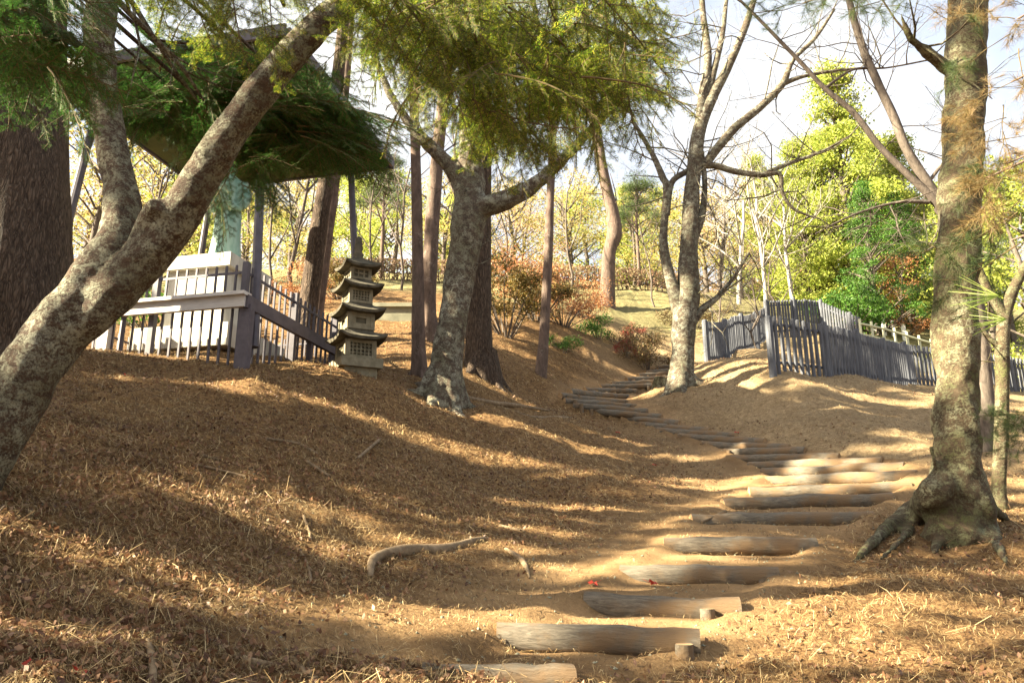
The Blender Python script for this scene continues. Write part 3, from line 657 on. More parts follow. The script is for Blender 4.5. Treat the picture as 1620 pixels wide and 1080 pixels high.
# 1 forked cherry at the left edge
t_ = thing('cherry_tree', 'thick leaning cherry trunk with pale lichen, forked in two at the left edge', 'tree', S(-70, 800, 4.4))
o = Vector(t_.location)
mb = MB()
A_ = [[(-110,850,150,4.4),(-45,730,138,4.4),(25,620,120,4.45),(95,520,104,4.5),(158,430,80,4.55),(192,370,72,4.6),(188,290,56,4.65),(172,200,54,4.7),(158,110,53,4.7),(160,20,52,4.7),(168,-90,46,4.8),(150,-300,30,4.9)],
      [(70,560,66,4.5),(146,498,74,4.5),(212,430,76,4.5),(268,362,68,4.45),(322,275,62,4.4),(375,196,56,4.35),(430,122,52,4.3),(488,56,48,4.25),(560,-10,44,4.2),(640,-120,36,4.1),(720,-260,24,4.0)],
      [(222,400,50,4.5),(240,345,42,4.4),(248,322,32,4.3)]]
LP = limbset(mb, A_, 4.5, .09, 26, 6)
mb = melt(mb, o, .02, .03)
bare_twigs(mb, LP[0][9:], 8, 1.2, .03, 2, 0, .1); bare_twigs(mb, LP[1][9:], 8, 1.2, .03, 2, 0, .1)
for v_ in mb.v: v_ -= np.array(o, np.float32)
mb.build('trunk', M['cherry'], t_, smooth=True)

def tree_obj(name, label, limbs, Y, mat, tw=(0, 1, .02), rough=.09, sides=14, group=None, twsel=None, tdepth=2, flare=None):
    limbs = [list(l) for l in limbs]; q_ = limbs[0][0]; limbs[0].insert(0, (q_[0] + (q_[0]-limbs[0][1][0])*.6, q_[1] + 45, q_[2]*1.05) + tuple(q_[3:]))
    base = S(limbs[0][0][0], limbs[0][0][1], limbs[0][0][3] if len(limbs[0][0]) > 3 else Y)
    t_ = thing(name, label, 'tree', base, group=group); mb = MB()
    LP = limbset(mb, limbs, Y, rough, sides)
    if flare:
        for a in flare:
            d = Vector((math.cos(a), math.sin(a), 0)); r0 = wr(limbs[0][2][2], base); base_ = base; base = S(limbs[0][1][0], limbs[0][1][1], limbs[0][1][3] if len(limbs[0][1]) > 3 else Y)
            q0 = base + Vector((0, 0, r0*1.5)) + d*r0*.45; q1 = base + d*r0*1.25; q1.z = Hs(q1.x, q1.y) + .02; q2 = base + d*r0*2.3; q2.z = Hs(q2.x, q2.y) - .07
            mb.tube([q0, q1, q2], [r0*.6, r0*.42, r0*.14], 8, rough=.15, sub=3); base = base_
    if name == 'big_tree': mb = melt(mb, base, .03, .05)
    elif name == 'cherry_tree': mb = melt(mb, base, .035, .05)
    if tw[0]:
        for i, P in enumerate(LP):
            if twsel is None or i in twsel: bare_twigs(mb, P, tw[0], tw[1], tw[2], tdepth, .35)
    for v_ in mb.v: v_ -= np.array(base, np.float32)
    mb.build('trunk', mat, t_, smooth=True)
    return t_
# 2 great pine at the left
tree_obj('pine_tree', 'massive dark pine trunk with deeply furrowed bark behind the forked cherry', [[(10,580,200),(18,520,188),(26,400,178),(30,250,165),(34,100,150),(40,-60,135),(60,-500,110),(62,-900,70)]], 9.6, M['pine'], rough=.06, sides=40)
# 4 lichened cherry, middle
tree_obj('cherry_tree', 'grey lichened cherry with a dark crotch and an arching right limb, right of the pagoda',
 [[(700,632,74,12.4),(703,600,58,12.4),(712,540,50,12.4),(722,470,46,12.4),(734,400,50,12.4),(742,345,58,12.4),(745,300,46,12.4),(744,240,38,12.3),(742,150,30,12.2),(750,40,22,12.2),(735,-120,14,12)],
  [(748,335,40,12.4),(775,325,34,12.3),(810,312,30,12.2),(845,292,26,12.1),(880,262,20,12),(925,215,16,11.8),(985,150,12,11.6),(1040,60,7,11.5)],
  [(742,320,40,12.4),(722,275,28,12.4),(690,240,22,12.3),(655,205,18,12.2),(618,150,14,12),(590,80,9,12)]],
 12.4, M['cherry_pale'], (9, .9, .018), flare=[2.6, 3.6, 5.4, .2, 4.4])
# pines in the middle
rp = M['red_pine']
tree_obj('pine_tree', 'slim reddish pine with a sunlit white patch, just right of the pagoda', [[(664,600,30),(662,540,22),(661,430,19),(659,300,17),(656,200,15),(650,60,13),(640,-150,9)]], 13.4, rp, rough=.05, flare=[3.5, 5])
tree_obj('pine_tree', 'reddish pine close behind the slim one, leaning to the right', [[(690,560,34),(678,500,26),(679,440,24),(684,350,23),(692,250,20),(705,120,18),(722,-60,13)]], 17, rp, rough=.05)
tree_obj('pine_tree', 'stout furrowed pine trunk standing just behind the lichened cherry', [[(762,590,62),(758,560,46),(757,500,42),(758,400,40),(760,250,34),(764,80,28),(770,-150,18)]], 14.6, M['pine'], rough=.06, sides=22, flare=[5.6, 4.2, .3])
tree_obj('pine_tree', 'thin pale straight pine between the stout pine and the crooked red pine', [[(856,588,20),(860,540,17),(866,430,15),(870,330,13),(873,250,12),(876,100,10),(880,-80,7)]], 16.4, rp, rough=.05)
tree_obj('pine_tree', 'crooked red pine with a kinked trunk standing on the grassy bank', [[(961,500,27),(962,440,23),(964,400,22),(972,370,24),(969,335,20),(960,300,18),(948,240,17),(935,150,17),(925,20,13),(915,-120,9)]], 29, rp, (3, 2.0, .03), rough=.08)
tree_obj('pine_tree', 'left trunk of the two tall pines leaning together behind the bar fence', [[(476,590,36),(482,530,32),(492,450,31),(503,370,28),(515,290,25),(528,180,22),(545,20,17)]], 16, M['pine'], rough=.06, sides=20)
tree_obj('pine_tree', 'paler right trunk of the two tall pines leaning together behind the bar fence', [[(497,570,20),(503,500,18),(515,400,17),(527,310,16),(538,220,15),(548,120,13),(560,-40,10)]], 16.8, rp, rough=.06)
# 6 lone forked tree by the steps
tree_obj('bare_tree', 'leafless many-limbed tree standing alone at the top of the log steps', [
 [(1078,615,52),(1079,590,38),(1080,550,36),(1083,500,40),(1088,470,36),(1090,400,30),(1092,340,26),(1098,270,24),(1108,200,22),(1128,150,19),(1150,110,14),(1180,40,11),(1205,-40,7)],
 [(1080,500,30),(1060,440,18),(1050,380,13),(1055,300,13),(1048,280,11),(1030,240,8),(1000,190,6)],
 [(1054,340,12),(1062,290,10),(1085,272,9),(1100,262,9)],
 [(1094,300,24),(1104,220,18),(1112,150,15),(1120,90,12),(1112,20,10),(1106,-60,7)],
 [(1108,215,14),(1125,130,11),(1142,60,9),(1150,-10,6)],
 [(1100,262,14),(1130,262,11),(1165,272,10),(1205,277,9),(1233,275,8),(1238,305,7),(1255,330,5),(1290,345,3)],
 [(1205,277,8),(1250,258,7),(1300,240,5),(1345,215,3)],
 [(1115,260,16),(1160,205,14),(1200,172,13),(1238,133,12),(1255,95,8),(1290,60,6),(1320,15,4)],
 [(1238,133,10),(1275,120,6),(1340,110,5),(1400,108,3)],
 [(1088,520,18),(1110,490,13),(1135,470,9),(1160,440,6),(1185,400,4)],
 [(1090,400,14),(1108,350,12),(1115,300,9),(1110,240,8)]], 17, M['cherry_pale'], (7, 1.5, .02), flare=[3.4, 4.6, 5.8, 0], tdepth=3)
# 7 big right tree
mb_l = [[(1512,875,112,7.15),(1512,835,102,7.15),(1513,790,88,7.15),(1514,740,78,7.1),(1514,680,75,7.1),(1514,600,74,7.1),(1512,500,74,7.1),(1514,400,71,7.1),(1519,300,68,7.1),(1523,200,67,7.1),(1529,100,65,7.1),(1536,-20,62,7.1),(1550,-200,52,7.1),(1580,-500,36,7)],
 [(1500,110,26,7.1),(1468,85,19,7),(1440,60,13,6.9),(1425,20,8,6.8)], [(1484,742,16,7),(1476,722,12,6.95),(1472,702,10,6.95)],
 [(1512,690,24,7.15),(1500,745,44,7.08),(1478,782,50,7.0),(1448,808,40,-.55),(1414,830,30,-.22),(1382,856,20,-.08),(1345,892,9,0)],
 [(1470,790,30,7.0),(1450,825,24,-.2),(1422,856,15,-.05),(1392,884,7,0)],
 [(1522,690,24,7.15),(1536,745,42,7.1),(1554,795,42,7.0),(1568,838,34,-.25),(1582,868,20,-.05),(1594,892,8,0)],
 [(1535,750,40,7.2),(1566,800,26,7.2),(1598,826,12,0)], [(1500,790,36,7.05),(1490,835,28,-.25),(1478,866,12,0)]]
tree_obj('big_tree', 'large mottled mossy trunk with spreading roots at the right edge of the steps', mb_l, 7.1, M['mossy'], (4, .9, .014), rough=.2, sides=30, twsel=[1])
# 8 thin tree at its right
tree_obj('thin_tree', 'slender forked tree growing just right of the big mossy trunk', [
 [(1582,800,30),(1580,770,25),(1583,700,24),(1586,600,24),(1586,540,25),(1592,490,22),(1612,440,18),(1650,380,14),(1700,300,10)],
 [(1590,500,20),(1570,470,15),(1545,420,14),(1532,385,12),(1520,350,9),(1500,290,7)],
 [(1584,552,13),(1560,530,9),(1548,512,6)]], 8.6, M['mossy'], (3, .5, .008), rough=.07)
# 9 tree behind it with long limbs rising to the left
tree_obj('bare_tree', 'leafless tree half hidden behind the big mossy trunk, long limbs rising left', [
 [(1562,760,44),(1562,700,36),(1556,620,34),(1545,500,32),(1520,380,28),(1490,330,20),(1462,300,15),(1441,281,12),(1390,230,11),(1350,178,10),(1305,140,8),(1262,94,7),(1200,30,5),(1150,-20,3)],
 [(1520,380,24),(1480,310,20),(1436,240,16),(1416,190,15),(1388,130,14),(1366,80,13),(1348,20,12),(1335,-40,8)],
 [(1305,140,6),(1350,110,4),(1400,108,3),(1470,95,3)], [(1460,300,8),(1500,250,5),(1540,220,4)], [(1470,320,8),(1420,320,5),(1350,340,4),(1290,370,2)], [(1480,330,8),(1500,370,6),(1460,400,4)]], 11, M['grey_bark'], (9, 1.1, .011), rough=.07, tdepth=3)

# ------------------------------------------------------------ fir boughs hanging into the picture
def fir_bough(seed, L=1.0, needle=.03, mat='fir'):
    random.seed(seed); tw = MB(); nd = []
    def twig(p, d, l, r, lvl, side):
        n = max(4, int(l / .03)); pts = [p]; q = p.copy(); dd = d.normalized()
        for i in range(n):
            dd = (dd + Vector((random.gauss(0, .035), random.gauss(0, .035), -.018 + random.gauss(0, .02)))).normalized(); q = q + dd*(l/n); pts.append(q.copy())
        tw.tube(pts, [r*(1-.7*i/n) + .0006 for i in range(n+1)], 4, cap=False)
        if lvl < 2:
            m = int(l / (.055 if lvl == 0 else .04)); s_ = 1
            for k in range(1, m):
                f = k/m; i = int(f*n); s_ = -s_
                sd = dd.cross(Vector((0, 0, 1))).normalized() * s_
                ln = (l*.5*(1-f)**.7 + .05) * random.uniform(.6, 1.1) if lvl == 0 else (l*.42*(1-f)+.03)*random.uniform(.6, 1.1)
                if random.random() < .12: continue
                twig(pts[i], (dd*.75 + sd*.8 + Vector((0, 0, random.gauss(-.08, .14)))), ln, r*.5, lvl+1, s_)
        if lvl >= 1:
            step = .0062; k = int(l/step)
            for j in range(k):
                f = (j + random.random()*.5)/k; i = min(int(f*n), n-1); c = pts[i].lerp(pts[i+1], f*n - i)
                s_ = 1 if j % 2 else -1; sd = dd.cross(Vector((0, 0, 1))).normalized()*s_
                nl = needle * random.uniform(.7, 1.1) * (1 if f < .9 else .7)
                v = (sd + dd*.45 + Vector((0, 0, random.gauss(.05, .22)))).normalized()
                nd.append((c, c + v*nl, dd))
    twig(Vector((0, 0, 0)), Vector((1, 0, .05)), L, .008, 0, 1)
    A = np.array([a for a, b, c in nd]); B = np.array([b for a, b, c in nd]); D = np.array([c for a, b, c in nd]) * .0036
    m = MB(); V = np.stack([A - D*.6, B - D*.5, B + D*.5, A + D*.6], 1).reshape(-1, 3); m.add(V, np.arange(4*len(A)).reshape(-1, 4), 0)
    for v_, f_ in zip(tw.v, tw.f): m.v.append(v_); m.f.append(f_ + m.n if False else f_ + len(V)); m.mi.append(np.full(len(f_), 1))
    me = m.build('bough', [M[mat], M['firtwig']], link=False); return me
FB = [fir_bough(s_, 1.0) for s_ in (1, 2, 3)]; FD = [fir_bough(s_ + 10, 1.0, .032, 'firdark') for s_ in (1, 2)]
print('bough faces', [len(m_.polygons) for m_ in FB + FD])
def place_bough(me, a, d, L, roll, parent, pl):
    x = d.normalized(); y = Vector((0, 0, 1)).cross(x); y = y.normalized() if y.length > .05 else Vector((0, 1, 0)); z = x.cross(y)
    rot = Matrix((x, y, z)).transposed() @ Matrix.Rotation(roll, 3, 'X')
    o = put('bough', me, parent); o.rotation_mode = 'QUATERNION'; o.rotation_quaternion = rot.to_quaternion(); o.location = a - pl; o.scale = (L, L, L); return o
def fir_tree(label, base, height, r, limbs, picks, meshes, seed):
    random.seed(seed); t_ = thing('fir_tree', label, 'tree', base); mb = MB(); o = Vector(base)
    mb.tube([(0, 0, -.5), (0.05, 0, height*.3), (0, .05, height*.7), (0.02, 0, height)], [r*1.15, r, r*.6, r*.1], 16, rough=.08, sub=5)
    for L in limbs:
        P = [Vector(p) - o for p in L[0]]; mb.tube(P, L[1], 7, rough=.08, sub=4)
    mb.build('trunk', M['pine'], t_, smooth=True)
    for k, (px, py, Y, ddir, L) in enumerate(picks):
        a = S(px, py, Y); place_bough(random.choice(meshes), a, Vector(ddir), L, random.gauss(0, .5), t_, o)
    return t_
random.seed(5)
picks = []
def fill(poly, n, Yr, Lr, dirf):
    xs = [p[0] for p in poly]; ys = [p[1] for p in poly]; k = 0
    while k < n:
        x = random.uniform(min(xs), max(xs)); y = random.uniform(min(ys), max(ys)); ins = False
        for i in range(len(poly)):
            (x1, y1), (x2, y2) = poly[i], poly[i-1]
            if (y1 > y) != (y2 > y) and x < (x2-x1)*(y-y1)/(y2-y1)+x1: ins = not ins
        if ins: picks.append((x, y, random.uniform(*Yr), dirf(), random.uniform(*Lr))); k += 1
def droopR(): return (random.gauss(.45, .6), random.gauss(.3, .5), random.uniform(-.6, .15))
fill([(545,-60),(1040,-60),(1020,80),(950,170),(880,120),(800,190),(720,150),(640,110),(570,60)], 175, (2.6, 4.4), (.35, .62), droopR)
pA = picks; picks = []
fill([(215,-60),(480,-80),(440,-10),(380,30),(300,0),(240,-10)], 22, (2.4, 3.6), (.28, .45), lambda: (random.gauss(0, .6), random.gauss(.2, .5), random.uniform(-.6, 0)))
pB = picks; picks = []
fill([(-60,-80),(120,-80),(90,50),(80,120),(0,110),(-60,60)], 60, (2.1, 2.7), (.26, .42), lambda: (random.gauss(.1, .6), random.gauss(.2, .5), random.uniform(-.5, .1)))
pC = picks; picks = []
fill([(200,110),(440,100),(545,185),(540,225),(420,225),(330,200),(280,190),(205,160)], 230, (5.6, 7.4), (.6, 1.0), lambda: (random.gauss(.3, .8), random.gauss(.2, .6), random.uniform(-.22, .2)))
fill([(60,90),(200,100),(210,170),(150,160),(70,130)], 34, (5.6, 7.0), (.5, .8), lambda: (random.gauss(0, .8), random.gauss(.2, .6), random.uniform(-.3, .2)))
pD = picks; picks = []
fill([(300,240),(440,245),(420,290),(340,300)], 10, (5.6, 6.5), (.5, .7), lambda: (random.gauss(.5, .5), random.gauss(.2, .6), random.uniform(-.7, -.1)))
pD += picks
def limb(base, z, px, py, Y, r=.05):
    e = S(px, py, Y); s = Vector(base) + Vector((0, 0, z)); m = s.lerp(e, .5) + Vector((0, 0, .5)); return ([s, m, e], [r, r*.6, r*.2])
bA = (-1.6, -1.2, -1.9)
fir_tree('fir tree whose drooping green and rusty boughs fill the top centre of the photo', bA, 12, .22,
   [limb(bA, 4.5, 560, -60, 3.4), limb(bA, 4.8, 640, 40, 3.8), limb(bA, 5, 760, -40, 3.6), limb(bA, 5.2, 850, 20, 4.0), limb(bA, 5.4, 960, -60, 3.8), limb(bA, 5, 900, 90, 4.2), limb(bA, 4.6, 700, 120, 4.3), limb(bA, 4.2, 340, -50, 3.0), limb(bA, 4.2, 450, 10, 3.2)], pA + pB[:0], FB, 1)
bB = (-6.6, -.6, .6)
fir_tree('dark green fir whose boughs hang over the left side in front of the roof', bB, 12, .25,
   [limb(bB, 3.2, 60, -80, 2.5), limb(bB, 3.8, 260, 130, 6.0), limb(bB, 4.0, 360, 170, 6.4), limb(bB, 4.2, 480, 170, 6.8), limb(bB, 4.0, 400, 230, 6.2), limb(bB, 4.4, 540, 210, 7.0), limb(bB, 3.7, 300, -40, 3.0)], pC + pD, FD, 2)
bC = (-2.9, -.8, -1.0)
fir_tree('young fir with yellow-green sprays hanging between the two limbs of the forked cherry', bC, 9, .14, [limb(bC, 3.2, 260, -60, 2.8, .03), limb(bC, 3.2, 380, -30, 3.0, .03), limb(bC, 3.4, 500, -30, 3.0, .03)], pB, FB, 3)

# ------------------------------------------------------------ generic trees and shrubs (crown = branches + leaf clumps)
def crown_mesh(seed, kind, h, w, leaf, n, mat, z0=.25, br='grey_bark'):
    random.seed(seed); global rng; rng = np.random.default_rng(seed)
    tk = MB(); cr = MB(); cl = []
    if kind == 'broad':
        top = Vector((random.gauss(0, .3), random.gauss(0, .3), h*.8)); tk.tube([(0, 0, -.4), (random.gauss(0, .1), 0, h*.3), top], [h*.02, h*.015, h*.004], 8, rough=.08, sub=5)
        for k in range(26):
            a = random.random()*6.28; f = random.random(); z = h*(z0 + (1-z0)*f); rr = w/2*math.sin(math.pi*min(1, .25+.72*f))**.7*random.uniform(.35, 1)
            cl.append((Vector((rr*math.cos(a), rr*math.sin(a), z)), w*random.uniform(.10, .2)))
    elif kind == 'cone':
        tk.tube([(0, 0, -.4), (0, 0, h*.5), (0, 0, h)], [h*.018, h*.012, .01], 8, rough=.05)
        for k in range(150):
            f = random.random()**1.2; a = random.random()*6.28; rr = w/2*(1-f)**.8*random.uniform(.3, 1.12)+.1
            cl.append((Vector((rr*math.cos(a), rr*math.sin(a), h*(z0+(1-z0)*f) - rr*.25)), w*random.uniform(.06, .12)))
    elif kind == 'pinetop':
        tk.tube([(0, 0, -.4), (.1, 0, h*.5), (0, .1, h)], [h*.016, h*.012, .02], 8, rough=.05)
        for k in range(26):
            f = random.random(); a = random.random()*6.28; rr = w/2*(1-f*.6)*random.uniform(.3, 1)
            cl.append((Vector((rr*math.cos(a), rr*math.sin(a), h*(z0+(1-z0)*f))), w*random.uniform(.09, .15)))
    else:   # shrub
        for k in range(22):
            a = random.random()*6.28; rr = w/2*math.sqrt(random.random()); z = h*random.uniform(.25, .95)*(1-.45*(rr/(w/2))**2)
            cl.append((Vector((rr*math.cos(a), rr*math.sin(a), z)), w*random.uniform(.09, .17)))
    per = int(n/len(cl))
    for c, r in cl:
        if kind == 'shrub': s0 = Vector((c.x*.15, c.y*.15, -.05))
        else: s0 = Vector((0, 0, max(.1, c.z - (c.xy.length*.6 + .3))))
        m_ = s0.lerp(c, .5) + Vector((random.gauss(0, .08), random.gauss(0, .08), .1))*w*.15
        tk.tube([s0, m_, c], [h*.006+.006, h*.004+.004, .004], 5, cap=False, sub=3)
        fl = .35 if kind in ('pinetop', 'cone') else 1
        C = np.array(c)[None] + ball(per, (r*1.45, r*1.45, r*fl*(.9 if fl == 1 else 1.9)), .02)
        leaves(cr, C, leaf, .55 if kind != 'pinetop' else .12)
    return tk.build('trunk', M[br], smooth=True, link=False), cr.build('crown', M[mat], link=False)
def bare_mesh(seed, h, depth=4, n=3, r=.1, mat='grey_bark', spread=.55):
    random.seed(seed); mb = MB()
    pts = [Vector((0, 0, -.4))]; d = Vector((random.gauss(0, .12), random.gauss(0, .12), 1))
    for i in range(5): pts.append(pts[-1] + d*h*.14 + Vector((random.gauss(0, .12), random.gauss(0, .12), 0)))
    mb.tube(pts, [r*(1-.1*i) for i in range(6)], 8, rough=.08)
    for k in range(7): 
        q = pts[2 + k % 4]; a = random.random()*6.28
        twigs(mb, q, Vector((math.cos(a)*.8, math.sin(a)*.8, .9)), h*.42, r*.5, depth-1, spread, .12, n)
    return mb.build('trunk', M[mat], smooth=True, link=False)
PR = {
 'lime_a': crown_mesh(21, 'broad', 9, 6, .17, 7000, 'lime', .15), 'lime_b': crown_mesh(22, 'broad', 9, 5, .15, 6000, 'lime', .1),
 'yel_a': crown_mesh(23, 'broad', 9, 6.5, .15, 5200, 'yellow', .2), 'yel_b': crown_mesh(24, 'broad', 8, 6, .15, 4200, 'yellow', .15),
 'peach_a': crown_mesh(25, 'broad', 9, 7, .14, 4200, 'peach', .2), 'cedar': crown_mesh(26, 'cone', 11, 6, .13, 45000, 'lime', .03),
 'cedar_d': crown_mesh(27, 'cone', 11, 5, .12, 24000, 'green', .12, 'grey_bark'), 'green_s': crown_mesh(28, 'shrub', 2.6, 3.4, .12, 5000, 'green'),
 'olive_s': crown_mesh(29, 'shrub', 2.6, 2.2, .075, 6500, 'olive'), 'orange_s': crown_mesh(30, 'shrub', 2.4, 2.6, .075, 3600, 'orange'),
 'crim_s': crown_mesh(31, 'shrub', 1.0, 1.2, .06, 1500, 'crimson'), 'brown_s': crown_mesh(32, 'shrub', 1.1, 2.0, .055, 4000, 'brownbush'),
 'pine_c': crown_mesh(33, 'pinetop', 12, 6, .3, 14000, 'pineneedle', .55, 'red_pine'), 'dgreen_s': crown_mesh(34, 'shrub', .9, 1.6, .06, 3000, 'green'),
 'rust_t': crown_mesh(35, 'broad', 7, 4, .13, 4000, 'orange', .1),
}
BT = {'bare_a': bare_mesh(41, 8), 'bare_b': bare_mesh(42, 8, 4, 3, .07), 'bare_c': bare_mesh(43, 7, 4, 4, .06, 'grey_bark', .65), 'pale_a': bare_mesh(44, 9, 4, 3, .13, 'pale_bark'), 'pale_b': bare_mesh(45, 9, 4, 3, .11, 'pale_bark'),
      'tangle': bare_mesh(46, 4, 5, 4, .04, 'grey_bark', .8)}
def plant(name, label, cat, kind, px, Y, s=1.0, sz=None, rz=None, group=None, xy=None):
    if xy: x, y = xy
    else: p = S(px, 500, Y); x, y = p.x*1.0, Y
    z = Hs(x, y); rz = random.random()*6.28 if rz is None else rz
    t_ = thing(name, label, cat, (x, y, z - .05), rz, group)
    sc_ = (s, s, s if sz is None else sz)
    if kind in BT: o = put('trunk', BT[kind], t_); o.scale = sc_
    else:
        for nm, me in zip(('trunk', 'crown'), PR[kind]): o = put(nm, me, t_); o.scale = sc_
    return t_
random.seed(90)
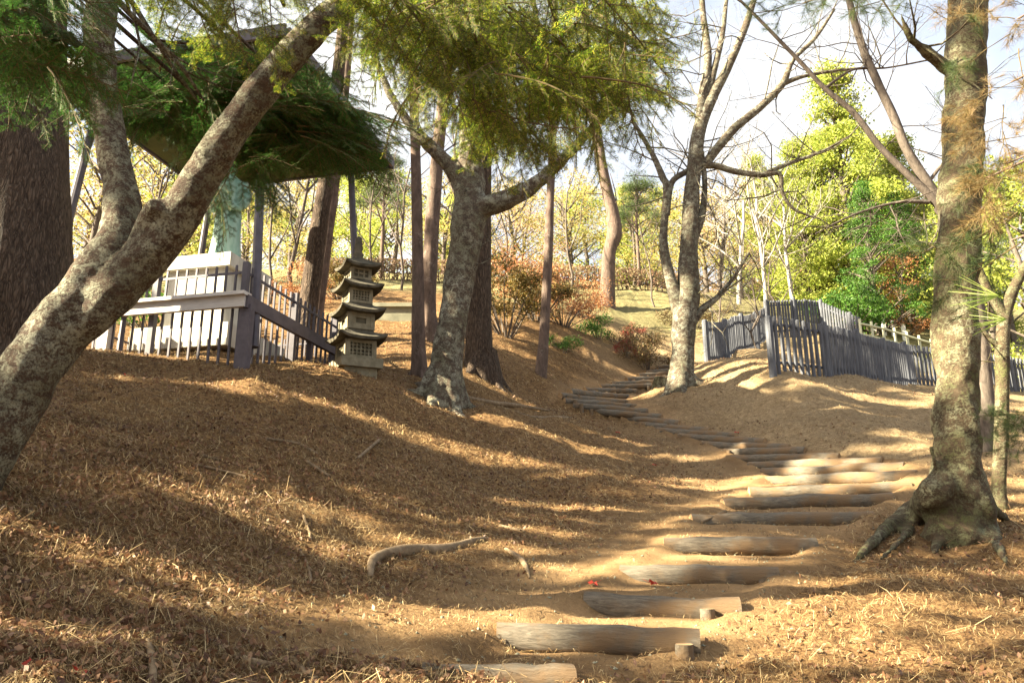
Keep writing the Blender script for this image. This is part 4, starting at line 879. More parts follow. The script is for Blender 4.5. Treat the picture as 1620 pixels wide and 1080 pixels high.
BG = [ # name, label, category, kind, px, depth, scale, z scale
 ('cedar_tree', 'tall bright yellow-green conical cedar rising above the pale rail fence', 'tree', 'cedar', 1358, 36, 1.2, 1.22),
 ('cedar_tree', 'smaller yellow-green cedar on the left side of the tallest cedar', 'tree', 'cedar', 1285, 37, .9, .82),
 ('cedar_tree', 'yellow-green cedar close to the left edge of the big mossy trunk', 'tree', 'cedar', 1452, 38, 1.0, .98),
 ('cedar_tree', 'yellow-green cedar filling in behind the tallest cedar on its left', 'tree', 'cedar', 1322, 42, 1.15, 1.05),
 ('cedar_tree', 'yellow-green cedar filling in behind the tallest cedar on its right', 'tree', 'cedar', 1405, 43, 1.15, 1.15),
 ('broadleaf_tree', 'lime tree low behind the pale-trunked leafless trees', 'tree', 'lime_b', 1225, 40, .9, .7),
 ('cedar_tree', 'deep green cedar with a pale straight trunk above the palisade corner', 'tree', 'cedar_d', 1388, 31, .62, .62),
 ('cedar_tree', 'green cedar seen low between the pale trunk and the mossy trunk', 'tree', 'cedar_d', 1440, 34, .7, .6),
 ('shrub', 'dense deep green shrub just behind the farthest palisade', 'shrub', 'green_s', 1335, 30, .95, 1.05),
 ('russet_tree', 'small russet-leaved tree at the forest edge above the pale rails', 'tree', 'rust_t', 1428, 31, .6, .55),
 ('broadleaf_tree', 'lime green tree filling the gap right of the slender forked tree', 'tree', 'lime_a', 1640, 26, 1.0, .9),
 ('broadleaf_tree', 'lime green tree low down between the mossy trunk and the slender tree', 'tree', 'lime_b', 1560, 31, 1.0, .8),
 ('broadleaf_tree', 'tall lime green tree behind the upper part of the slender tree', 'tree', 'lime_a', 1600, 44, 1.2, 1.1),
 ('cedar_tree', 'tall yellow-green cedar behind the right edge of the mossy trunk', 'tree', 'cedar', 1530, 48, 1.2, 1.0),
 ('white_tree', 'leftmost of the pale-trunked leafless trees above the palisade', 'tree', 'pale_a', 1170, 33, .85, .85),
 ('white_tree', 'pale-trunked leafless tree in the middle above the palisade', 'tree', 'pale_b', 1212, 32, .9, .95),
 ('white_tree', 'pale-trunked leafless tree above the palisade beside the green shrub', 'tree', 'pale_a', 1258, 34, .85, .9),
 ('bare_bush', 'tangle of fine grey twigs overhanging the left palisade corner', 'bush', 'tangle', 1180, 23, 1.0, .9),
 ('bare_bush', 'tangle of fine grey twigs behind the middle of the farthest palisade', 'bush', 'tangle', 1240, 28, 1.2, 1.1),
 ('bare_bush', 'tangle of fine grey twigs just right of the lone forked tree', 'bush', 'tangle', 1135, 25, 1.0, 1.0),
 ('peach_tree', 'pale peach-coloured tree far behind the lone forked tree, left one', 'tree', 'peach_a', 1175, 50, 1.2, 1.0),
 ('peach_tree', 'pale peach-coloured tree far behind, between the lone tree and the cedars', 'tree', 'peach_a', 1245, 46, 1.0, .9),
 ('yellow_tree', 'yellowish tree far behind the lone forked tree', 'tree', 'yel_a', 1120, 44, 1.0, .8),
 ('yellow_tree', 'yellowish tree far behind the crooked red pine', 'tree', 'yel_b', 1005, 46, 1.0, .75),
 ('yellow_tree', 'yellowish tree far behind the thin pale straight pine', 'tree', 'yel_a', 905, 48, 1.0, .85),
 ('yellow_tree', 'yellowish tree far behind the arching limb of the grey cherry', 'tree', 'yel_b', 810, 46, 1.0, .8),
 ('yellow_tree', 'yellowish tree showing between the slim pine and the grey cherry', 'tree', 'yel_a', 700, 44, .9, .7),
 ('yellow_tree', 'yellowish tree showing above the hedge right of the pagoda', 'tree', 'lime_b', 615, 46, .95, .75),
 ('yellow_tree', 'yellowish tree showing through the shelter posts right of the statue', 'tree', 'yel_b', 455, 44, 1.0, .7),
 ('lime_tree', 'lime green tree far off between the twin pines and the shelter post', 'tree', 'lime_a', 560, 52, 1.0, .8),
 ('lime_tree', 'lime green tree seen under the roof left of the statue', 'tree', 'lime_a', 285, 30, .9, .8),
 ('yellow_tree', 'yellow tree seen through the fork of the leaning cherry', 'tree', 'yel_b', 230, 26, .8, .8),
 ('yellow_tree', 'yellow tree seen between the massive pine and the forked cherry', 'tree', 'yel_a', 130, 24, .8, .8),
 ('lime_tree', 'lime green tree far behind the crooked red pine on the right', 'tree', 'lime_b', 1050, 50, 1.0, .8),
 ('bare_tree', 'leafless dark tree right of the near shelter post', 'tree', 'bare_b', 425, 22, .72, .75),
 ('bare_tree', 'leafless dark tree between the near shelter post and the twin pines', 'tree', 'bare_a', 462, 26, .85, .9),
 ('bare_tree', 'leafless tree between the far shelter post and the pagoda top', 'tree', 'bare_b', 585, 30, .8, .9),
 ('bare_tree', 'leafless tree behind the slim reddish pine', 'tree', 'bare_c', 632, 27, .9, 1.0),
 ('bare_tree', 'leafless tree behind the stem of the grey cherry', 'tree', 'bare_a', 712, 24, .8, .9),
 ('bare_tree', 'leafless tree right of the stout pine on the grassy bank', 'tree', 'bare_c', 815, 30, .9, 1.0),
 ('bare_tree', 'leafless tree left of the crooked red pine', 'tree', 'bare_b', 905, 33, .9, .9),
 ('bare_tree', 'leafless tree on the bank left of the lone forked tree', 'tree', 'bare_c', 1040, 30, .7, .8),
 ('bare_tree', 'leafless tree beyond the left shelter post', 'tree', 'bare_a', 240, 20, .6, .7),
 ('bare_tree', 'leafless tree far above the cedars at the upper right', 'tree', 'bare_c', 1300, 43, 1.3, 1.4),
 ('bare_tree', 'leafless tree showing over the top of the palisade corner, far away', 'tree', 'bare_a', 1150, 40, 1.2, 1.3),
 ('pine_tree', 'round-headed green pine beyond the crooked red pine', 'tree', 'pine_c', 1015, 38, .55, .5),
 ('pine_tree', 'green pine head showing just right of the far shelter post', 'tree', 'pine_c', 600, 36, .6, .55),
 ('shrub', 'large olive and rust shrub right of the stout pine', 'shrub', 'olive_s', 800, 19, .9, 1.0),
 ('shrub', 'olive shrub close behind the thin pale straight pine', 'shrub', 'olive_s', 848, 21, .85, .8),
 ('shrub', 'russet shrub right of the thin pale straight pine', 'shrub', 'orange_s', 890, 22, .8, .85),
 ('shrub', 'russet shrub behind the large olive one', 'shrub', 'orange_s', 835, 25, 1.0, 1.1),
 ('shrub', 'russet shrub at the foot of the crooked red pine', 'shrub', 'orange_s', 925, 25, .8, .6),
 ('maple_shrub', 'small crimson maple shrub right of the crooked red pine', 'shrub', 'crim_s', 988, 22, .55, .8),
 ('maple_shrub', 'low crimson shrub among the brown bushes left of the lone tree', 'shrub', 'crim_s', 1002, 24, .6, .6),
 ('shrub', 'brown leafless-looking bush left of the lone forked tree', 'shrub', 'brown_s', 1022, 21.5, .9, 1.0),
 ('shrub', 'brown bush farther left, above the far flight of log steps', 'shrub', 'brown_s', 1000, 22.5, .8, .9),
 ('shrub', 'low dark green shrub under the crooked red pine', 'shrub', 'dgreen_s', 945, 22.5, .8, .9),
 ('shrub', 'low dark green shrub beneath the olive shrubs', 'shrub', 'dgreen_s', 888, 19.5, .6, .6),
 ('shrub', 'low green bush at the foot of the bare tangle beyond the palisade', 'shrub', 'brown_s', 1100, 27, 1.2, 1.0),
 ('shrub', 'dark green bush behind the bar fence left of the pedestal', 'shrub', 'dgreen_s', 242, 17, 1.3, 1.7),
 ('shrub', 'russet bush behind the bar fence and the twin pines', 'shrub', 'orange_s', 470, 21, .8, .6),
 ('shrub', 'yellow-brown bush between the twin pines and the pagoda', 'shrub', 'olive_s', 535, 23, .9, .6),
]
for r_ in BG: plant(r_[0], r_[1], r_[2], r_[3], r_[4], r_[5], r_[6], r_[7])
# wooded skyline farther off: two rows reading as one mass
for yy, n, lab in ((55, 20, 0), (66, 22, 0), (78, 18, 1)):
    for k in range(n):
        x = -52 + 104*(k + random.random()*.6)/n
        kd = random.choice(['lime_a', 'yel_a', 'yel_b', 'peach_a', 'cedar', 'bare_a', 'bare_c'])
        plant('far_tree', 'hazy tree in the far wood along the top of the hill', 'tree', kd, 0, yy, random.uniform(.9, 1.3), random.uniform(.75, 1.1), group='trees of the far wood on the hilltop', xy=(x, yy + random.gauss(0, 2)))
# hedge: long clipped band
mb = MB(); hp = MB(); a = S(470, 452, 33); b = S(1110, 452, 34); n_h = 10000
rng = np.random.default_rng(5); u = rng.uniform(0, 1, n_h); X_ = a.x + (b.x-a.x)*u; Y_ = 33 + u + rng.uniform(-.5, .5, n_h); zb = base_h(X_, Y_)
Z_ = zb + rng.uniform(0, 1.0, n_h)**.7*1.05
leaves(hp, np.stack([X_, Y_, Z_], 1), .13, .6)
t_ = thing('clipped_hedge', 'long clipped reddish hedge running across the grassy bank', 'hedge', (0, 33, float(base_h(np.array([0.]), np.array([33.]))[0]))); o = np.array(t_.location, np.float32)
for v_ in hp.v: v_ -= o
hp.build('foliage', M['hedge'], t_)
mb = MB()
for k in range(90):
    x = a.x + (b.x-a.x)*k/90; y = 33 + k/90; z = float(base_h(np.array([x]), np.array([y]))[0])
    mb.tube([Vector((x, y, z-.1)) - t_.location, Vector((x+random.gauss(0, .1), y, z+.9)) - t_.location], [.03, .015], 5)
mb.build('stems', M['grey_bark'], t_)

# ------------------------------------------------------------ unseen pines added left of the frame, crowns shaped to throw the dappled shade
LIT = [ # capsules in the photo that stay sunlit: x1, y1, x2, y2, half height
 (160,580,600,598,14),(580,605,740,640,10),(700,650,920,690,12),(930,700,1085,714,9),(560,600,650,640,8),
 (-20,800,540,808,30),(540,885,790,856,15),(0,850,260,870,14),(300,965,560,975,12),(20,1000,120,990,14),(640,960,660,1010,14),
 (700,1000,960,900,9),(780,1010,1060,930,14),(860,1020,1010,1000,16),(1060,830,1150,795,12),(1090,856,1290,850,9),(980,940,1075,865,12),
 (1150,1000,1390,1020,30),(1130,980,1300,970,16),(1400,980,1510,1000,14),(1480,1040,1530,1050,10),(850,760,1200,770,9),(880,800,960,812,6),
 (1205,735,1400,735,6),(1160,722,1330,726,7),(1230,745,1440,745,4),(1330,930,1300,950,14),
 (1205,590,1290,612,9),(1280,600,1480,650,9),(1190,640,1320,645,7),(1340,645,1480,705,6),(1140,620,1190,632,7),
 (870,612,1010,590,9),(930,570,1000,590,6),(900,630,920,632,6),(720,590,800,575,6),(1400,610,1480,628,9),(1230,700,1470,716,5),(1090,600,1110,612,5)]
def in_lit(px, py):
    for x1, y1, x2, y2, r in LIT:
        dx, dy = x2-x1, y2-y1; t = max(0, min(1, ((px-x1)*dx + (py-y1)*dy)/(dx*dx+dy*dy))); 
        if math.hypot((px - x1 - t*dx)*.55, py - y1 - t*dy) < r*(1.3 if px < 650 else .95): return True
    return False
PN = [(-9.5, 5.6), (-13, 7.4), (-8.6, -1.6), (-12.5, -.6), (-16, 1.2), (-17, 5), (-14.5, -4.5), (-16.5, 11)]
pz = [Hs(*p) for p in PN]; clumps = [[] for _ in PN]; random.seed(77)
LTn = np.array(LT)
prot = []
for q in [(330,480,12.2),(350,440,12.2),(300,520,12.2),(380,520,12.2),(240,500,11.6),(180,515,11.6),(370,400,12.8),(360,350,12.8),(660,460,13.4),(740,470,14.4),(745,520,14.4),(700,600,12.4),(565,540,11.6),
          (60,300,9.0),(30,400,9.0),(40,250,9.),(960,380,29),(1480,560,7.0)]: prot.append(np.array(S(*q)))
litp = []
for x1, y1, x2, y2, r in LIT:
    m_ = int(math.hypot(x2-x1, y2-y1)/22) + 1
    for k in range(m_ + 1): litp.append(np.array(hit(x1 + (x2-x1)*k/m_, y1 + (y2-y1)*k/m_)))
litp = np.array(litp)
def add_clump(p, rpx):  # foliage set on the sun's path so this point falls in shade
    best = None
    for j, (tx, ty) in enumerate(PN):
        den = LTn[0]**2 + LTn[1]**2; tt = ((p[0]-tx)*LTn[0] + (p[1]-ty)*LTn[1])/den
        tt = min(max(tt, 7), 33); c = p - LTn*tt; d = math.hypot(c[0]-tx, c[1]-ty); zz = c[2] - pz[j]
        pen = d + max(0, 3.0 - zz)*2 + max(0, zz - 17)*1.5
        k = dep(c)
        if k > .3 and abs(c[0])/k < .75 and abs(-c[1]*SP + c[2]*CP)/k < .55: pen += 50
        if best is None or pen < best[0]: best = (pen, j, c, tt)
    pen, j, c, tt = best
    if pen > 40: return
    r = rpx*dep(p)/F
    for s_ in prot:
        w_ = s_ - c; a_s = w_ @ LTn
        if a_s > 0 and np.linalg.norm(w_ - a_s*LTn) < r + .22: return
    W3 = litp - c; al_ = W3 @ LTn; dl = np.linalg.norm(W3 - al_[:, None]*LTn, axis=1)
    if (dl < r*np.where(litp[:, 1] < 9.5, .8, .35) + .02).any(): return
    clumps[j].append((c, r))
SH = []   # trunks and fences that stand in shade
for k in range(60): SH.append((random.uniform(1475, 1555), random.uniform(-20, 800), 7.1, 26))
for k in range(26): SH.append((random.uniform(1120, 1480), random.uniform(495, 600), 0, 30))
for k in range(26): 
    f = random.random(); SH.append((190 + 300*f, 440 - 400*f, 4.4, 26))
for k in range(16): SH.append((random.uniform(-20, 180), random.uniform(430, 700), 4.5, 34))
for k in range(10): SH.append((random.uniform(150, 200), random.uniform(20, 400), 4.6, 26))
for k in range(14): SH.append((random.uniform(700, 745), random.uniform(300, 620), 12.4, 24))
for k in range(10): SH.append((random.uniform(1060, 1100), random.uniform(200, 600), 17, 22))
for k in range(14): SH.append((random.uniform(60, 110), random.uniform(150, 560), 9.3, 30))
for x_, y_, Y_s, rp_ in SH:
    if Y_s == 0: Y_s = 15.6 + max(0, x_ - 1240)*.025 if x_ > 1220 else 21
    add_clump(np.array(S(x_, y_, Y_s)), rp_)
pyv = 572.0
while pyv < 1090:
    dyv = 9 + (pyv - 572)*.055; px = -60.0
    while px < 1640:
        dxv = 26 + (pyv-572)*.07
        qx = px + random.uniform(-.4, .4)*dxv; qy = pyv + random.uniform(-.4, .4)*dyv; px += dxv
        if in_lit(qx, qy) : continue
        if pyv < 640 and qx > 560 and random.random() < .45: continue
        add_clump(np.array(hit(qx, qy)), dxv*(1.0 if qx < 1000 and 610 < qy < 775 else .82 if qx < 1100 or qy < 730 else .6))
    pyv += dyv
print('shade clumps', [len(c) for c in clumps])
ordp = ['nearest', 'second', 'third', 'fourth', 'fifth', 'sixth', 'seventh', 'eighth']
for j, (tx, ty) in enumerate(PN):
    random.seed(200+j); rng = np.random.default_rng(200+j)
    t_ = thing('pine_tree', 'unseen tall pine left of the view, crown shaped to cast dappled shade', 'tree', (tx, ty, pz[j]), group='unseen pines shaped for the dappled shade')
    tk = MB(); tk.tube([(0, 0, -.4), (.1, 0, 5), (-.1, .1, 11), (0, 0, 18)], [.17, .14, .10, .03], 12, rough=.06, sub=4)
    cr = MB(); o = np.array([tx, ty, pz[j]]); axis_z = []
    for i, (c, r) in enumerate(clumps[j]):
        q = c - o; n = int(70 + 190*r/.3)
        leaves(cr, q[None] + ball(n, (r, r, r), .05), max(.07, min(.14, r*.5)), .55)
        if i % 7 == 0:
            s0 = Vector((0, 0, max(.8, min(17, q[2] - .3*math.hypot(q[0], q[1])))))
            tk.tube([s0, s0.lerp(Vector(q), .5) + Vector((0, 0, .15)), Vector(q)], [.045, .03, .008], 5, cap=False)
    for k in range(26):
        a = random.random()*6.28; f = random.random(); rr = 2.2*(1-f*.6)*random.uniform(.3, 1); q = np.array((rr*math.cos(a), rr*math.sin(a), 15 + 3.2*f))
        leaves(cr, q[None] + ball(160, (.6, .6, .25), .05), .12, .3)
    tk.build('trunk', M['pine'], t_, smooth=True); cr.build('crown', M['pineneedle'], t_)

# ------------------------------------------------------------ litter on the ground
rng = np.random.default_rng(3)
def scatter(n, y0, y1, pw=1.0):
    u = rng.uniform(0, 1, n); Yv = y0*(y1/y0)**(u**pw); Xv = rng.uniform(-.74, .74, n)*(Yv*1.03 + .3); return Xv, Yv
def strand_mesh(n, y0, y1, l0, l1, w0, name, mat, label, avoid=.5, lift=.02, curve=.25):
    Xv, Yv = scatter(n, y0, y1); _, pm = h_full(Xv, Yv, False); dens = vnoise(Xv*2.1, Yv*2.1, 12) + .25 + .5*vnoise(Xv*7, Yv*7, 13)
    keep = ((Xv < .6) | (Yv > 7) | (rng.uniform(0, 1, n) < .45)) & (rng.uniform(0, 1, n) > pm*avoid*1.6) & (dens > -.12 + .35*rng.uniform(-1, 1, n)) & ~((Xv > 1.5) & (Yv > 9) & (rng.uniform(0, 1, n) < .45)); Xv, Yv = Xv[keep], Yv[keep]; n = len(Xv)
    a = rng.uniform(0, 2*np.pi, n); L = rng.uniform(l0, l1, n); cv = rng.normal(0, curve, n); w = w0*(.45 + Yv/8)
    P = []
    for k in (-.5, 0, .5):
        x = Xv + np.cos(a)*L*k - np.sin(a)*L*cv*(.25-k*k)*2; y = Yv + np.sin(a)*L*k + np.cos(a)*L*cv*(.25-k*k)*2
        P.append(np.stack([x, y, H(x, y) + rng.uniform(.002, lift, n) + (lift*.5 if k == 0 else 0)], 1))
    sd = np.stack([-np.sin(a), np.cos(a), np.full(n, .35)], 1)*w[:, None]*.5
    V = np.stack([P[0]-sd, P[0]+sd, P[1]+sd, P[1]-sd, P[2]+sd*.6, P[2]-sd*.6], 1).reshape(-1, 3); i = np.arange(n)*6
    Q = np.concatenate([np.stack([i, i+1, i+2, i+3], 1), np.stack([i+3, i+2, i+4, i+5], 1)])
    mb = MB(); mb.add(V, Q); tag(mb.build(name, mat), label, 'ground litter', kind='stuff')
strand_mesh(280000, 2.6, 20, .025, .075, .0024, 'needle_litter', M['litter'], 'brown pine needles and straw covering the slope', .54, .022)
strand_mesh(5000, 3, 12, .08, .22, .003, 'straw_litter', M['litter'], 'longer dry straw and thin twigs lying on the slope', .85, .06, .5)
Xv, Yv = scatter(85000, 2.8, 24); _, pm = h_full(Xv, Yv, False); k = (rng.uniform(0, 1, len(Xv)) > pm*1.3) & ((Xv < .4*Yv-1) | (rng.uniform(0, 1, len(Xv)) < .3)) & (vnoise(Xv*.8, Yv*.8, 20) > -.15); Xv, Yv = Xv[k], Yv[k]
C = np.stack([Xv, Yv, H(Xv, Yv) + rng.uniform(.006, .03, len(Xv))], 1); mb = MB(); leaves(mb, C, .036, .55, flat=.45)
tag(mb.build('leaf_litter', M['deadleaf']), 'dry brown and reddish leaves strewn over the slope', 'ground litter', kind='stuff')
# upright dry grass
n = 6000; Xv, Yv = scatter(n, 2.8, 12); _, pm = h_full(Xv, Yv, False); k = (pm < .2) & (vnoise(Xv*1.4, Yv*1.4, 31) > .0) & (Xv < 1.2); Xv, Yv = Xv[k], Yv[k]; n = len(Xv)
Bs = np.stack([Xv, Yv, H(Xv, Yv)], 1); hh = rng.uniform(.03, .10, n); tl = rng.normal(0, .55, (n, 2)); Tp = Bs + np.stack([tl[:, 0]*hh, tl[:, 1]*hh, hh], 1); a = rng.uniform(0, 6.28, n); sd = np.stack([np.cos(a), np.sin(a), 0*a], 1)*(.002 + Yv[:, None]*.0003)
mb = MB(); mb.add(np.stack([Bs-sd, Bs+sd, Tp+sd*.2, Tp-sd*.2], 1).reshape(-1, 3), np.arange(4*n).reshape(-1, 4)); tag(mb.build('dry_grass', M['litter']), 'short dry upright grass blades among the needles', 'grass', kind='stuff')

# ------------------------------------------------------------ pine sprays with long needles at the right edge
def pine_spray(seed, mat, L=.6, nl=.10):
    random.seed(seed); tw = MB(); A = []; B = []
    def tw_(p, d, l, r, lv):
        n = 7; pts = [p]; q = p.copy(); dd = d.normalized()
        for i in range(n):
            dd = (dd + Vector((random.gauss(0, .1), random.gauss(0, .1), random.gauss(0, .1)))).normalized(); q = q + dd*l/n; pts.append(q.copy())
        tw.tube(pts, [r*(1-.6*i/n) for i in range(n+1)], 5, cap=False)
        if lv < 2:
            for k in range(5):
                i = random.randint(2, n); tw_(pts[i], dd + Vector((random.gauss(0, .6), random.gauss(0, .6), random.gauss(0, .6))), l*.5, r*.6, lv+1)
        for i in range(3 if lv else 6, n+1):
            for k in range(11):
                v = (dd*.8 + Vector((random.gauss(0, .5), random.gauss(0, .5), random.gauss(-.05, .5)))).normalized(); A.append(pts[i]); B.append(pts[i] + v*nl*random.uniform(.7, 1.2))
    tw_(Vector((0, 0, 0)), Vector((1, 0, 0)), L, .006, 0)
    A = np.array(A); B = np.array(B); D = np.cross(B-A, rng.normal(size=A.shape)); D /= np.linalg.norm(D, axis=1, keepdims=True); D *= .0011
    m = MB(); m.add(np.stack([A-D, A+D, B+D*.4, B-D*.4], 1).reshape(-1, 3), np.arange(4*len(A)).reshape(-1, 4), 0); off = m.n
    for v_, f_ in zip(tw.v, tw.f): m.v.append(v_); m.f.append(f_ + off); m.mi.append(np.full(len(f_), 1))
    return m.build('spray', [M[mat], M['firtwig']], link=False)
PSB = [pine_spray(k, 'brownneedle') for k in (61, 62)]; PSG = [pine_spray(k, 'pineneedle') for k in (63, 64)]; PST = pine_spray(65, 'tuftneedle', .18, .13)
random.seed(15)
bP = Vector((4.6, 1.6, Hs(4.6, 1.6)))
t_ = thing('pine_tree', 'pine at the right whose dry brown and green needle sprays cross the mossy trunk', 'tree', bP)
mb = MB(); mb.tube([(0, 0, -.4), (.05, 0, 3), (0, .1, 6), (.1, 0, 9)], [.16, .13, .09, .02], 12, rough=.06, sub=4)
for (px, py, Y) in ((1600, 130, 4.2), (1590, 260, 4.4), (1600, 380, 4.6), (1520, 300, 4.8), (1610, 30, 4.0)):
    e = S(px, py, Y) - bP; mb.tube([Vector((0, 0, max(1, e.z-.7))), Vector((e.x*.5, e.y*.4, e.z-.1)), e], [.03, .018, .005], 6, sub=4)
mb.build('trunk', M['red_pine'], t_, smooth=True)
for k in range(15):
    px, py = random.choice([(random.uniform(1590, 1670), random.uniform(40, 480)), (random.uniform(1590, 1640), random.uniform(230, 440)), (random.uniform(1580, 1650), random.uniform(-20, 200))])
    g = random.random() < .55; place_bough(random.choice(PSG if g else PSB), S(px, py, random.uniform(4.0, 5.0)), Vector((random.gauss(-.7, .4), random.gauss(0, .4), random.gauss(-.35, .3))), random.uniform(.45, .8), random.random()*6, t_, bP).name = 'spray'
for k in range(9):
    place_bough(random.choice(PSG), S(random.uniform(1230, 1480), random.uniform(-50, 15), 6.0), Vector((random.gauss(-.7, .3), random.gauss(0, .4), random.gauss(-.2, .3))), .7, random.random()*6, t_, bP).name = 'spray'
tb = S(1655, 520, 2.6)
t_ = thing('pine_twig', 'fresh bright green long-needled pine twig reaching in at the right edge', 'twig', tb)
mb = MB(); A = []; B = []
for (qx, qy, nq) in ((1580, 468, 22), (1592, 505, 14)):
    q = S(qx, qy, 2.5)
    for k in range(nq):
        e = S(qx - random.uniform(40, 90), qy + random.gauss(-8, 26), 2.5 + random.gauss(0, .05)); A.append(q); B.append(q + (e-q).normalized()*random.uniform(.09, .16))
A = np.array(A) - np.array(tb); B = np.array(B) - np.array(tb); D = np.cross(B-A, np.array([[.2, 1., .1]])); D = D/np.linalg.norm(D, axis=1, keepdims=True)*.0013
mb.add(np.stack([A-D, A+D, B+D*.4, B-D*.4], 1).reshape(-1, 3), np.arange(4*len(A)).reshape(-1, 4)); mb.build('needles', M['tuftneedle'], t_)
mb = MB(); mb.tube([Vector((.12, -.1, -.35)), Vector((.03, 0, -.1)), S(1615, 480, 2.5) - tb], [.006, .005, .003], 6, sub=4); mb.build('stem', M['firtwig'], t_)
t_ = thing('pine_twig', 'soft green pine spray hanging low at the right edge before the slender tree', 'twig', S(1660, 620, 3.0)); tb = Vector(t_.location)
for k in range(5): place_bough(PSG[k % 2], S(1640, 640 + 14*k, 3.0), Vector((-1, random.gauss(0, .2), random.gauss(0, .25))), .22, random.random()*6, t_, tb).name = 'spray'

# ------------------------------------------------------------ small things on the ground
def ground_tube(name, label, cat, pxs, mat, widths, lift=.6, rough=.15, sides=9):
    P = []; Rr = []
    for (px, py), w in zip(pxs, widths):
        p = hit(px, py); r = wr(w, p); p.z = Hs(p.x, p.y) + r*lift; P.append(p); Rr.append(r)
    b = P[0].copy(); mb = MB(); mb.tube([p - b for p in P], Rr, sides, rough=rough, sub=4)
    tag(mb.build(name, M[mat], smooth=True, loc=b), label, cat)
random.seed(8)
ground_tube('exposed_root', 'thick pale exposed root arching over a small hollow left of the lower steps', 'root', [(585,915),(592,893),(640,880),(700,872),(750,858),(775,848)], 'root', [8, 16, 20, 19, 12, 4], .45)
ground_tube('exposed_root', 'dark twisted root dangling over bare dirt beside the lower steps', 'root', [(800,868),(822,885),(832,905),(838,920)], 'root', [5, 9, 8, 3], .8)
ground_tube('exposed_root', 'short root stub standing out of the needles at the lower left', 'root', [(232,1015),(240,1040),(243,1075)], 'root', [10, 15, 14], .9)
ground_tube('exposed_root', 'curved pale root at the bottom left of the lowest step', 'root', [(462,1042),(478,1060),(500,1085)], 'root', [8, 11, 12], .9)
ground_tube('exposed_root', 'low root crossing the needles toward the bottom centre', 'root', [(290,985),(345,1015),(400,1042),(455,1050)], 'root', [6, 15, 16, 6], .3)
ground_tube('exposed_root', 'flat pale root on the bank below the grey lichened cherry', 'root', [(735,628),(780,634),(820,640),(870,652)], 'root', [5, 8, 8, 3], .2)
ground_tube('exposed_root', 'pale root with a hooked end below the grey lichened cherry', 'root', [(800,645),(840,658),(885,662),(905,660)], 'root', [3, 6, 6, 3], .3)
sticks = [([(310,740),(350,752),(395,768)], 'upper of two crossed dry sticks in the dark needle litter'), ([(318,728),(365,735),(400,758)], 'thin bent stick above the crossed dry stick in the dark litter'),
          ([(480,820),(488,838),(492,850)], 'short broken pale stick lying upright in the sunlit litter'), ([(420,700),(470,705),(502,720)], 'long thin grey stick in the upper shade band'),
          ([(565,728),(600,700)], 'slanting twig below the middle of the shade band'), ([(485,735),(520,760)], 'small dark stick near the middle of the slope'),
          ([(20,940),(60,925),(95,905)], 'grey stick near the left edge in the lower litter'), ([(476,880),(487,905),(492,930)], 'thin upright dead stem in the lower litter'),
          ([(790,828),(830,840)], 'short pale stick on the edge of the bare dirt'), ([(1110,832),(1150,826)], 'splinter of bark lying along the sixth log step')]
for pts_, lab in sticks: ground_tube('fallen_stick', lab, 'stick', pts_, 'root', [5]*len(pts_), .9, .1, 6)
def red_leaf(px, py, s, lab):
    p = hit(px, py); mb = MB(); V = [(0, 0, .004)]; n = 14
    for k in range(n):
        a = 2*math.pi*k/n; r = s*(1 if k % 2 == 0 else .55)*(.8 + .3*math.cos(a)); V.append((r*math.cos(a), r*math.sin(a), .004 + .012*math.sin(3*a)))
    mb.add(V, [(0, k+1, (k+1) % n+1, (k+1) % n+1) for k in range(n)]); mb.tube([(-s*.5, 0, .004), (-s*1.3, .01, .012)], [.0015, .001], 4)
    tag(mb.build('fallen_leaf', M['redleaf'], loc=(p.x, p.y, Hs(p.x, p.y) + .02), rot=(-.35, .2, px)), lab, 'leaf')
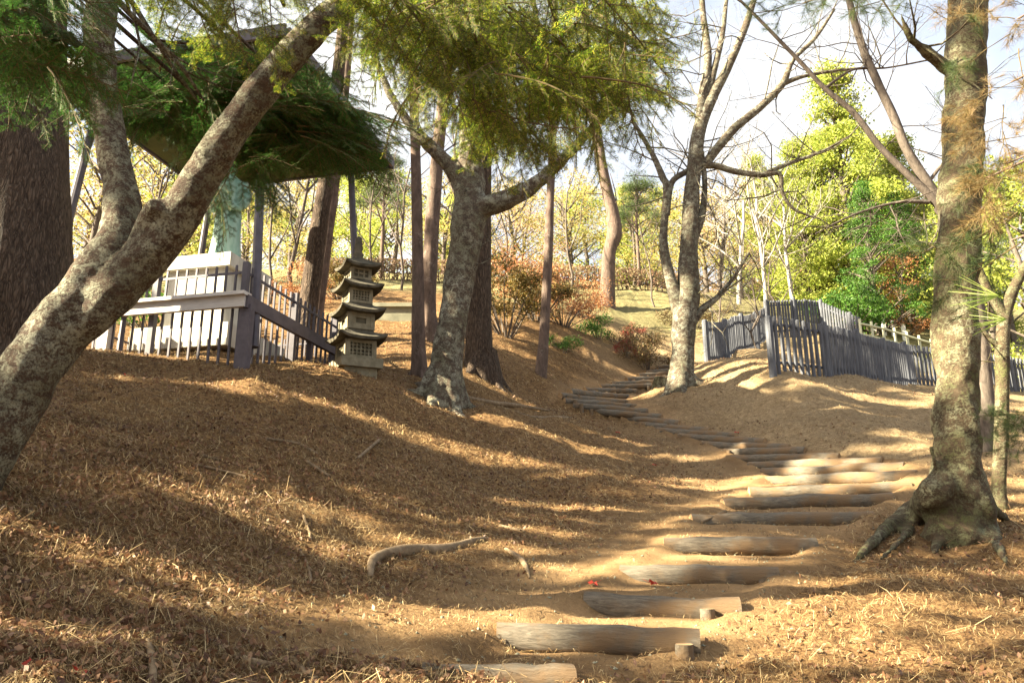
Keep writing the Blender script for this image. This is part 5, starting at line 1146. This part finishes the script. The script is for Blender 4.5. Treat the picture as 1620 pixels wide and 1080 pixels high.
for px, py, s_, lab in ((1030,925,.05,'red leaf on the tread above the third log step'), (940,938,.045,'dark red leaf at the left end of the third log step'), (200,590,.05,'red leaf on the sunlit strip below the plank rail'),
                        (1166,682,.06,'red leaf standing at the right side of the narrow flight of steps'), (978,686,.06,'red leaf at the left side of the narrow flight of steps'), (1035,732,.05,'orange-red leaf on the slope left of the steps'), (55,1050,.045,'purplish red leaf in the bottom left corner'), (125,1062,.045,'reddish leaf near the bottom left, right of the corner one')):
    red_leaf(px, py, s_, lab)
# hollow stump by the lone tree
p = hit(1047, 612); t_ = thing('tree_stump', 'low hollow stump left of the foot of the lone forked tree', 'stump', p)
mb = MB(); mb.tube([(0, 0, -.1), (0, 0, .1), (.02, 0, .2)], [.24, .2, .17], 14, rough=.2, cap=False); mb.build('shell', M['mossy'], t_, smooth=True)
mb = MB(); mb.tube([(0, 0, -.1), (0, 0, .08)], [.15, .14], 12, rough=.1); mb.build('hollow', M['recess_shade'], t_)  # dark plug, its colour stands in for the shade inside the stump
for k, (px, py) in enumerate(((1008, 572), (996, 566))):
    p = hit(px, py); mb = MB(); mb.tube([(-.25, 0, .05), (.25, .1, .1)], [.1, .1], 12, rough=.05, capmat=1, mat=0)
    tag(mb.build('cut_log', [M['log'], M['logend']], loc=p, rot=(0, 0, 2.0)), ['short cut log under the brown bush left of the lone tree', 'second short cut log, a little farther left under the brown bush'][k], 'log')


# pebbles and clods on the path
rng = np.random.default_rng(12); Xv, Yv = scatter(2600, 3, 14); _, pm = h_full(Xv, Yv, False); k = (pm > .15) | (rng.uniform(0, 1, len(Xv)) < .12); Xv, Yv = Xv[k], Yv[k]; n = len(Xv)
C = np.stack([Xv, Yv, H(Xv, Yv)], 1); r_ = rng.uniform(.004, .014, (n, 1)); O = [(1, 0, 0), (0, 1, 0), (-1, 0, 0), (0, -1, 0), (0, 0, .8), (0, 0, -.8)]
V = np.stack([C + r_*np.array(o_)*rng.uniform(.7, 1.4, (n, 3)) for o_ in O], 1).reshape(-1, 3); b_ = np.arange(n)[:, None]*6
Q = np.concatenate([b_ + np.array(f_) for f_ in ((0, 1, 4, 4), (1, 2, 4, 4), (2, 3, 4, 4), (3, 0, 4, 4), (1, 0, 5, 5), (2, 1, 5, 5), (3, 2, 5, 5), (0, 3, 5, 5))])
mb = MB(); mb.add(V, Q); tag(mb.build('pebbles', M['concrete']), 'small pebbles and clods on the bare dirt of the path', 'gravel', kind='stuff')
